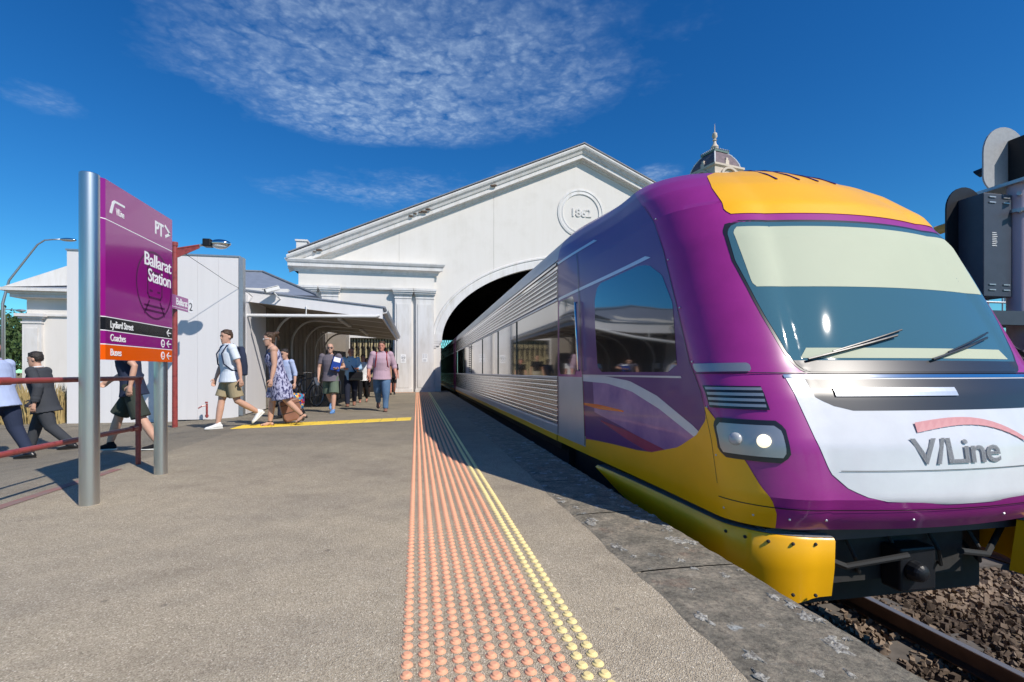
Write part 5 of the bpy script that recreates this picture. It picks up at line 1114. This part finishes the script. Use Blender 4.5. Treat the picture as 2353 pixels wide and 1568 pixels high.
    if sleeve > 0:
        for s in ('R', 'L'):
            tot = sleeve*2; e.ball(J['sh'+s], (.064+min(o_, .02)*.5)*g, 14, 10)
            p1 = J['sh'+s].lerp(J['elb'+s], min(1, tot)); pts = [J['sh'+s], J['sh'+s].lerp(p1, .5), p1]; oo = min(o_, .022); rs = [(.060+oo*.4)*g, (.056+oo*.5)*g, (.054+oo*.5)*g]
            if tot > 1: p2 = J['elb'+s].lerp(J['wr'+s], tot-1); pts += [p1.lerp(p2, .5), p2]; rs = rs[:2]+[(.05+o_*.5)*g, (.046+o_*.4)*g, (.036+o_*.5)*g]; e.ball(p1, rs[2], 10, 8)
            e.tube(pts, rs, 14)
            if tot > 1:
                for q in (.2, .5, .75): e.ball(J['elb'+s].lerp(J['wr'+s], q*(tot-1)), (.05+o_*.4)*g, 10, 6)
    mk(e, 'dress' if dress else ('jacket' if coat else 'shirt'), top, vox, 2)
    if collar:
        e = MB()
        for s in (-1, 1): e.add([U(Vector(v)) for v in ((s*.01, .085, 1.435), (s*.075, .085, 1.42), (s*.085, .01, 1.50), (s*.055, .06, 1.505), (s*.03, .07, 1.44))], [(0, 1, 2, 3, 4)])
        e.tube([U(Vector((.072*math.cos(a), .010+.066*math.sin(a), 1.49))) for a in [2*math.pi*i/16 for i in range(17)]], .013, 8); mk(e, 'collar', 'white_cloth' if coat else top, rm=False)
    if coat:
        e = MB(); e.add([U(Vector(v)) for v in ((-.045, .155, 1.38), (.045, .155, 1.38), (.0, .165, 1.15))], [(0, 1, 2)]); mk(e, 'shirt_front', 'white_cloth', rm=False)
    if bottom:
        e = MB(); loft(e, [T_(.80, .12, .10), T_(.87, .165, .125), T_(.95, .160, .12), T_(1.02, .150, .115)], 20)
        for s in ('R', 'L'):
            tot = leglen*2; p1 = J['hip'+s].lerp(J['knee'+s], min(1, tot)); rb_ = .098*g if tot > 1 else .105*g*flare
            pts = [J['hip'+s], J['hip'+s].lerp(p1, .5), p1]; rs = [.098*g, .102*g, rb_ if tot <= 1 else .082*g]
            if tot > 1:
                p2 = J['knee'+s].lerp(J['ank'+s], tot-1); pts += [p1.lerp(p2, .5), p2]; rs += [.074, .066 if tot > 1.8 else .075]; e.ball(p1, .082*g, 12, 8)
                for q in (.82, .93): e.ball(J['knee'+s].lerp(J['ank'+s], q*(tot-1)), .071, 10, 6)
            e.tube(pts, rs, 16); e.ball(J['hip'+s], .098*g, 12, 8)
        mk(e, 'shorts' if leglen < .6 else 'trousers', bottom, vox, 2)
    # shoes
    for s in ('R', 'L'):
        a0 = J['ank'+s]; fd = J['fdir'+s]; fz = -(fd.cross(X_)); fz = fz if fz.z > 0 else -fz; B_ = lambda x, y, z: a0+X_*x+fd*y+fz*z
        if shoe == 'sandal':
            e = MB(); loft(e, [(B_(0, -.06, -.084), .028, .004, X_, fz), (B_(0, .02, -.082), .032, .005, X_, fz), (B_(0, .13, -.084), .036, .005, X_, fz), (B_(0, .185, -.084), .02, .004, X_, fz)], 12); e.box(-.02, .02, -.02, .02, -.03, .012, Matrix.Translation(B_(0, -.05, -.075)))
            e.tube([B_(-.034, .12, -.07), B_(0, .12, -.035), B_(.034, .12, -.07)], .007, 6); e.tube([B_(.04*math.cos(q), .042*math.sin(q)-.0, -.0) for q in [2*math.pi*i/14 for i in range(15)]], .006, 6); mk(e, 'sandal', 'black_leather', rm=False, smooth=40)
        else:
            e = MB(); loft(e, [(B_(0, -.075, -.045), .026, .030, X_, fz), (B_(0, -.05, -.035), .038, .044, X_, fz), (B_(0, .0, -.025), .042, .052, X_, fz), (B_(0, .06, -.043), .045, .036, X_, fz), (B_(0, .13, -.055), .048, .024, X_, fz), (B_(0, .18, -.060), .036, .018, X_, fz), (B_(0, .20, -.062), .014, .010, X_, fz)], 14); limb(e, [B_(0, -.01, -.03), B_(0, -.012, .01)], [.042, .044])
            o = mk(e, 'shoe', shoe, .007, 1)
            e = MB(); loft(e, [(B_(0, -.083, -.077), .018, .011, X_, fz), (B_(0, -.06, -.077), .038, .012, X_, fz), (B_(0, .0, -.077), .041, .012, X_, fz), (B_(0, .13, -.077), .050, .012, X_, fz), (B_(0, .185, -.075), .036, .011, X_, fz), (B_(0, .207, -.072), .014, .009, X_, fz)], 14); mk(e, 'sole', sole, rm=False, smooth=40, par=o)
    J['W'] = MW; J['up'] = U; J['root'] = root; J['g'] = g; J['mk'] = mk
    return J
def strap(P, pts, name, m, r=.018, flat=True, par=None):
    e = MB(); e.tube([P['up'](Vector(p)) for p in pts], r, 8)
    return P['mk'](e, name, m, rm=False)
def backpack(P, m, lab, x=0):
    """a bag worn on the back: a thing of its own"""
    c = P['W'] @ P['up'](Vector((x, -.22, 1.2))); rr = empty('backpack', c, 0, lab, 'backpack')
    PM[rr.name] = Matrix.Translation(c); W = P['W']; e = MB()
    loft(e, [(W @ P['up'](Vector((x, -.20, z))), rx, ry, (W.to_3x3() @ Vector((1, 0, 0))), (W.to_3x3() @ Vector((0, 1, 0)))) for z, rx, ry in ((.93, .10, .06), (.95, .14, .085), (1.1, .15, .095), (1.3, .14, .08), (1.42, .11, .06), (1.45, .06, .04))], 16)
    e.build('bag', m, rr, smooth=50)
    for sx_ in (-1, 1): e = MB(); e.tube([W @ P['up'](Vector(p)) for p in ((sx_*.11, -.15, 1.40), (sx_*.115, -.05, 1.492), (sx_*.12, .06, 1.465), (sx_*.125, .148, 1.33), (sx_*.15, .13, 1.15), (sx_*.18, .02, 1.04), (sx_*.13, -.16, 1.0))], .013, 8); e.build('strap', m if m != 'navy' else 'navy', rr, smooth=True)
    return rr
# 1 man in white polo
P1 = person('man in white polo shirt and khaki shorts striding in white sneakers', (-3.62, 9.86), (-.80, -.60), 1.84, 'R', {'R': (13, 4), 'L': (-12, 46)}, {'R': (10, 7, 12, 0), 'L': (-14, 12, 12, 0)}, 3, 14, 8, 1.06, 'skin', 'hair_brown', 'short', 'polo', .36, 'khaki', .42, collar=True, flare=1.08, topz=.83)
backpack(P1, 'navy', 'navy backpack worn by the man in the white polo')
# 2 woman in printed dress
P2 = person('woman in purple grey print dress leaning forward with brown hair in a bun', (-2.78, 10.05), (-.93, -.36), 1.80, 'R', {'R': (10, 3), 'L': (-15, 28)}, {'R': (-6, 10, 10, 0), 'L': (10, 8, 12, 0)}, 11, 4, 10, 1.16, 'skin', 'hair_brown', 'bun', 'print_dress', 0, None, .5, 'sandal', glasses='white_paint', female=True, dress=True)
strap(P2, [(-.08, -.12, 1.30), (-.10, -.02, 1.455), (-.09, .09, 1.42), (-.05, .14, 1.30)], 'bag_strap', 'navy', .024)
# brown wheeled case behind her
sc2 = empty('suitcase', (-2.42, 10.55, 0), R(20), 'brown leather wheeled case pulled behind the woman in the dress', 'suitcase')
b = MB(); mm = Matrix.Translation((-2.40, 10.5, .04)) @ Matrix.Rotation(R(22), 4, 'Z') @ Matrix.Rotation(R(-14), 4, 'Y'); b.box(-.20, .16, -.11, .11, .03, .46, mm); b.build('case_body', 'leather', sc2, bevel=.03)
b = MB(); b.box(-.203, .163, -.113, .113, .20, .215, mm); b.box(-.203, .163, -.113, .113, .36, .37, mm); b.build('seam_band', 'black_leather', sc2); b = MB(); b.tube([mm @ Vector(p) for p in ((-.1, 0, .46), (-.1, 0, .55), (.06, 0, .55), (.06, 0, .46))], .012, 8); b.build('handle', 'black_leather', sc2)
for s in (-1, 1): b = MB(); b.lathe([(.005, -.012), (.035, -.012), (.035, .012), (.005, .012)], 16, mtx=mm @ Matrix.Translation((.13, .09*s, .01)) @ Matrix.Rotation(R(90), 4, 'X')); b.build('wheel', 'rubber', sc2)
# 3 person hidden behind her, pale shirt
P3 = person('person in pale blue rolled-sleeve shirt half hidden behind the woman in the dress', (-2.98, 11.6), (-.55, -.83), 1.56, 'R', {'R': (14, 6), 'L': (-14, 20)}, {'R': (5, 6, 12, 0), 'L': (-4, 12, 22, 0)}, 8, 0, 14, .95, 'skin', 'hair_dark', 'short', 'pale_shirt', .62, 'dark_trousers', 1.0, 'black_leather', 'rubber', female=True)
hp = P3['W'] @ P3['palmL']; tg = empty('tote_bag', hp, 0, 'multicoloured patterned tote bag carried low behind the woman in the dress', 'bag')
b = MB(); mm = Matrix.Translation(hp+Vector((.0, 0, -.50))) @ Matrix.Rotation(R(20), 4, 'Z') @ Matrix.Rotation(R(6), 4, 'Y'); loft(b, [(mm @ Vector((0, 0, z)), rx, ry, mm.to_3x3() @ Vector((1, 0, 0)), mm.to_3x3() @ Vector((0, 1, 0))) for z, rx, ry in ((0, .17, .06), (.03, .19, .085), (.2, .20, .08), (.33, .18, .05), (.36, .17, .03))], 18); b.build('bag', 'tote_print', tg, smooth=50)
b = MB(); b.tube([mm @ Vector(p) for p in ((-.09, 0, .33), (-.06, 0, .46), (0, 0, .50), (.06, 0, .46), (.09, 0, .33))], .010, 8); b.build('handle', 'black_leather', tg)
# 4 bald man in grey tee
P4 = person('bald man in grey T-shirt and green shorts with dark sunglasses and blue sneakers', (-2.06, 12.86), (-.10, -1), 1.76, 'L', {'R': (-16, 34), 'L': (12, 6)}, {'R': (6, 14, 16, 10), 'L': (-14, 22, 96, 38)}, 2, 12, 2, 1.08, 'skin', None, 'bald', 'grey_tee', .32, 'green_shorts', .50, 'sneaker_blue', 'sneaker_blue', glasses='black_vinyl', flare=1.12)
strap(P4, [(-.10, -.12, 1.40), (-.115, -.02, 1.50), (-.12, .10, 1.44), (-.15, .16, 1.22), (-.20, .10, 1.05)], 'bag_strap', 'black_cloth', .022)
fo = empty('folder', P4['W'] @ P4['up'](Vector((-.20, .17, 1.2))), 0, 'blue folder tucked under the arm of the man in the grey T-shirt', 'folder')
mm = P4['W'] @ Matrix.Translation(P4['up'](Vector((-.19, .165, 1.22)))) @ Matrix.Rotation(R(28), 4, 'Z') @ Matrix.Rotation(R(-14), 4, 'Y'); b = MB(); b.box(-.10, .12, -.02, .02, -.16, .18, mm); b.build('cover', 'royal', fo, bevel=.008); b = MB(); b.box(-.06, .10, .0205, .023, .06, .17, mm); b.build('paper', 'white_vinyl', fo)
# 5 man in sky blue shirt with black messenger bag
P5 = person('man with shaved head in sky blue shirt and navy trousers looking down', (-2.02, 15.2), (.12, -1), 1.76, 'R', {'R': (14, 6), 'L': (-12, 24)}, {'R': (18, 8, 70, 28), 'L': (12, 14, 78, 32)}, 3, 0, 12, 1.02, 'skin_red', None, 'bald', 'sky_shirt', .85, 'dark_trousers', 1.0, 'leather', 'rubber', collar=True)
strap(P5, [(.14, -.10, 1.38), (.10, .0, 1.49), (.05, .12, 1.35), (-.08, .15, 1.12), (-.19, .12, .98)], 'bag_strap', 'black_cloth', .014)
bc = P5['W'] @ P5['up'](Vector((-.14, .20, .92))); mb_ = empty('messenger_bag', bc, 0, 'black messenger bag held in front of the man in the blue shirt', 'bag')
mm = Matrix.Translation(bc) @ Matrix.Rotation(R(4), 4, 'Z'); b = MB(); b.box(-.20, .20, -.06, .06, -.13, .13, mm); b.build('bag', 'black_leather', mb_, bevel=.03); b = MB(); b.box(-.19, .19, -.072, -.061, -.06, .12, mm); b.build('flap', 'black_cloth', mb_, bevel=.01)
# 6 woman behind him
P6 = person('person in black trousers with a bare arm just behind the man in the blue shirt', (-1.86, 17.0), (0, -1), 1.62, 'R', {'R': (10, 4), 'L': (-12, 20)}, {'R': (0, 6, 8, 0), 'L': (4, 9, 10, 0)}, 2, 0, 0, .9, 'skin_red', 'hair_dark', 'long', 'white_cloth', .3, 'black_cloth', .93, 'sandal', female=True)
# 7-9 people in the passage
P7 = person('woman in slate blouse and black skirt inside the shaded passage', (-1.98, 21.4), (.1, -1), 1.62, 'L', {'R': (-10, 14), 'L': (10, 4)}, {'R': (8, 10, 40, 20), 'L': (6, 10, 30, 20)}, 1, 0, 0, .9, 'skin_tan', 'hair_dark', 'long', 'slate_top', .8, 'black_cloth', .55, 'black_leather', 'rubber', female=True, vox=.011)
P8 = person('man in dark vest with a stone jacket around his waist in the passage', (-1.40, 20.3), (.0, -1), 1.78, 'R', {'R': (12, 4), 'L': (-14, 18)}, {'R': (6, 8, 20, 0), 'L': (-10, 10, 20, 0)}, 2, 0, 0, 1., 'skin_tan', 'hair_dark', 'short', 'black_cloth', .3, 'black_cloth', .95, 'black_leather', 'rubber', vox=.011)
e = MB(); U8 = P8['up']; loft(e, [(U8(Vector((0, 0, z))), rx, ry, Vector((1, 0, 0)), Vector((0, 1, 0))) for z, rx, ry in ((.55, .21, .18), (.72, .22, .18), (.90, .205, .16), (1.02, .185, .15), (1.05, .18, .145))], 18); P8['mk'](e, 'tied_jacket', 'stone_cloth', .011, 2)
P9 = person('person in black with bare legs far back in the passage', (-1.15, 22.6), (.1, -1), 1.66, 'R', {'R': (10, 4), 'L': (-12, 16)}, {'R': (8, 8, 20, 0), 'L': (-6, 8, 20, 0)}, 2, 0, 0, .95, 'skin_red', 'hair_dark', 'short', 'black_cloth', .4, 'black_cloth', .4, 'black_leather', 'rubber', vox=.011)
# 10 man in pink shirt and jeans
P10 = person('heavy man in pink checked shirt and blue jeans walking near the pilaster', (-.80, 13.12), (.04, -1), 1.84, 'L', {'R': (-18, 30), 'L': (12, 6)}, {'R': (2, 17, 26, 2), 'L': (-4, 20, 34, 2)}, 2, -8, 4, 1.2, 'skin_red', 'hair_brown', 'short', 'pink_shirt', .66, 'denim', 1.0, 'leather', 'rubber', collar=True)
backpack(P10, 'red_strap', 'backpack with red straps worn by the man in the pink shirt')
# 11 man behind the sign
P11 = person('man in navy shirt and dark shorts striding behind the purple sign', (-3.42, 7.33), (-1, -.06), 1.72, 'L', {'R': (28, 12), 'L': (-19, 10)}, {'R': (26, 8, 40, 0), 'L': (-34, 10, 50, 0)}, 8, 0, 0, 1.0, 'skin', 'hair_dark', 'short', 'navy', .36, 'olive', .50, 'black_cloth', 'sole_white', flare=1.1)
# 12 suit, 13 blue shirt
P12 = person('man in charcoal suit with white collar striding left along the wall', (-5.45, 9.05), (-1, -.10), 1.70, 'L', {'R': (22, 8), 'L': (-18, 26)}, {'R': (18, 8, 30, 0), 'L': (-16, 10, 34, 0)}, 9, 0, 8, 1.04, 'skin', 'hair_dark', 'short', 'charcoal', .97, 'charcoal', 1.0, 'black_leather', 'rubber', coat=True, collar=True, topz=.74)
P13 = person('man in light blue business shirt and navy trousers cut by the left edge', (-5.50, 8.25), (-1, .06), 1.74, 'R', {'R': (-12, 16), 'L': (20, 8)}, {'R': (10, 8, 60, 0), 'L': (-10, 10, 40, 0)}, 9, 0, 6, 1.1, 'skin_red', 'hair_dark', 'bald', 'pale_shirt', .95, 'navy', 1.0, 'black_leather', 'rubber', collar=True)
# ============================================================ BICYCLE AND RACKS
bk = empty('bicycle', (-3.05, 15.4, 0), 0, 'dark bicycle with silver fittings parked by the racks', 'bicycle')
WB = Matrix.Translation((-3.15, 15.0, 0)) @ Matrix.Rotation(R(64), 4, 'Z')
w3 = lambda x, z, y=0: WB @ Vector((x, y, z))
for cx_ in (-.5, .5):
    b = MB(); b.tube([w3(cx_+.33*math.cos(2*math.pi*i/32), .34+.33*math.sin(2*math.pi*i/32)) for i in range(33)], .018, 8); wh = b.build('wheel', 'rubber', bk, smooth=True)
    b = MB(); b.tube([w3(cx_+.305*math.cos(2*math.pi*i/32), .34+.305*math.sin(2*math.pi*i/32)) for i in range(33)], .010, 6)
    for i in range(14): b.tube([w3(cx_, .34), w3(cx_+.3*math.cos(math.pi*2*i/14), .34+.3*math.sin(math.pi*2*i/14))], .0022, 4)
    b.tube([w3(cx_, .34, -.05), w3(cx_, .34, .05)], .022, 8); b.build('spokes', 'galv', wh)
b = MB()
for p in (((-.5, .34), (-.12, .30)), ((-.12, .30), (-.20, .86)), ((-.5, .34), (-.19, .78)), ((-.12, .30), (.34, .78)), ((-.19, .78), (.33, .86)), ((.5, .34), (.33, .90)), ((.33, .90), (.31, 1.0))): b.tube([w3(*q) for q in p], .016, 8)
b.build('frame', 'sig_grey', bk, smooth=40); b = MB(); b.tube([w3(.25, 1.0, -.27), w3(.33, 1.02, -.2), w3(.31, 1.0), w3(.33, 1.02, .2), w3(.25, 1.0, .27)], .014, 8); b.build('handlebar', 'chrome', bk, smooth=True)
b = MB(); b.ball(w3(-.2, .90), (.13, .06, .035), 10, 6); b.build('saddle', 'black_leather', bk); b = MB(); b.lathe([(.02, -.01), (.09, -.01), (.09, .01), (.02, .01)], 20, mtx=WB @ Matrix.Translation((-.12, .03, .30)) @ Matrix.Rotation(R(90), 4, 'X')); b.build('chainring', 'chrome', bk)
b = MB(); b.box(-.1, .1, -.03, .03, -.12, .12, WB @ Matrix.Translation((.47, 0, .75)) @ Matrix.Rotation(R(90), 4, 'Z')); b.build('front_bag', 'white_vinyl', bk, bevel=.01)
hoop = None; hb = MB(); hb.tube([(0, -.28, 0), (0, -.28, .55)]+[(0, -.28*math.cos(R(a)), .55+.28*math.sin(R(a))) for a in range(10, 180, 10)]+[(0, .28, .55), (0, .28, 0)], .024, 10)
for i in range(5):
    pos = (-2.95-.05*i, 16.2+.95*i, 0)
    if i == 0: hoop = tag(hb.build('bicycle_rack', 'galv', smooth=True, world=False), 'nearest dark steel hoop rack beside the bicycle under the awning', 'bicycle rack', 'hoop racks under the awning'); hoop.location = pos; hoop.rotation_euler = (0, 0, R(62))
    else: o = copy_thing(hoop, pos, None, ORD[i]+' of five steel hoop racks, counted back from the bicycle')
if __name__ == '__main__': print('objects', len(bpy.data.objects))
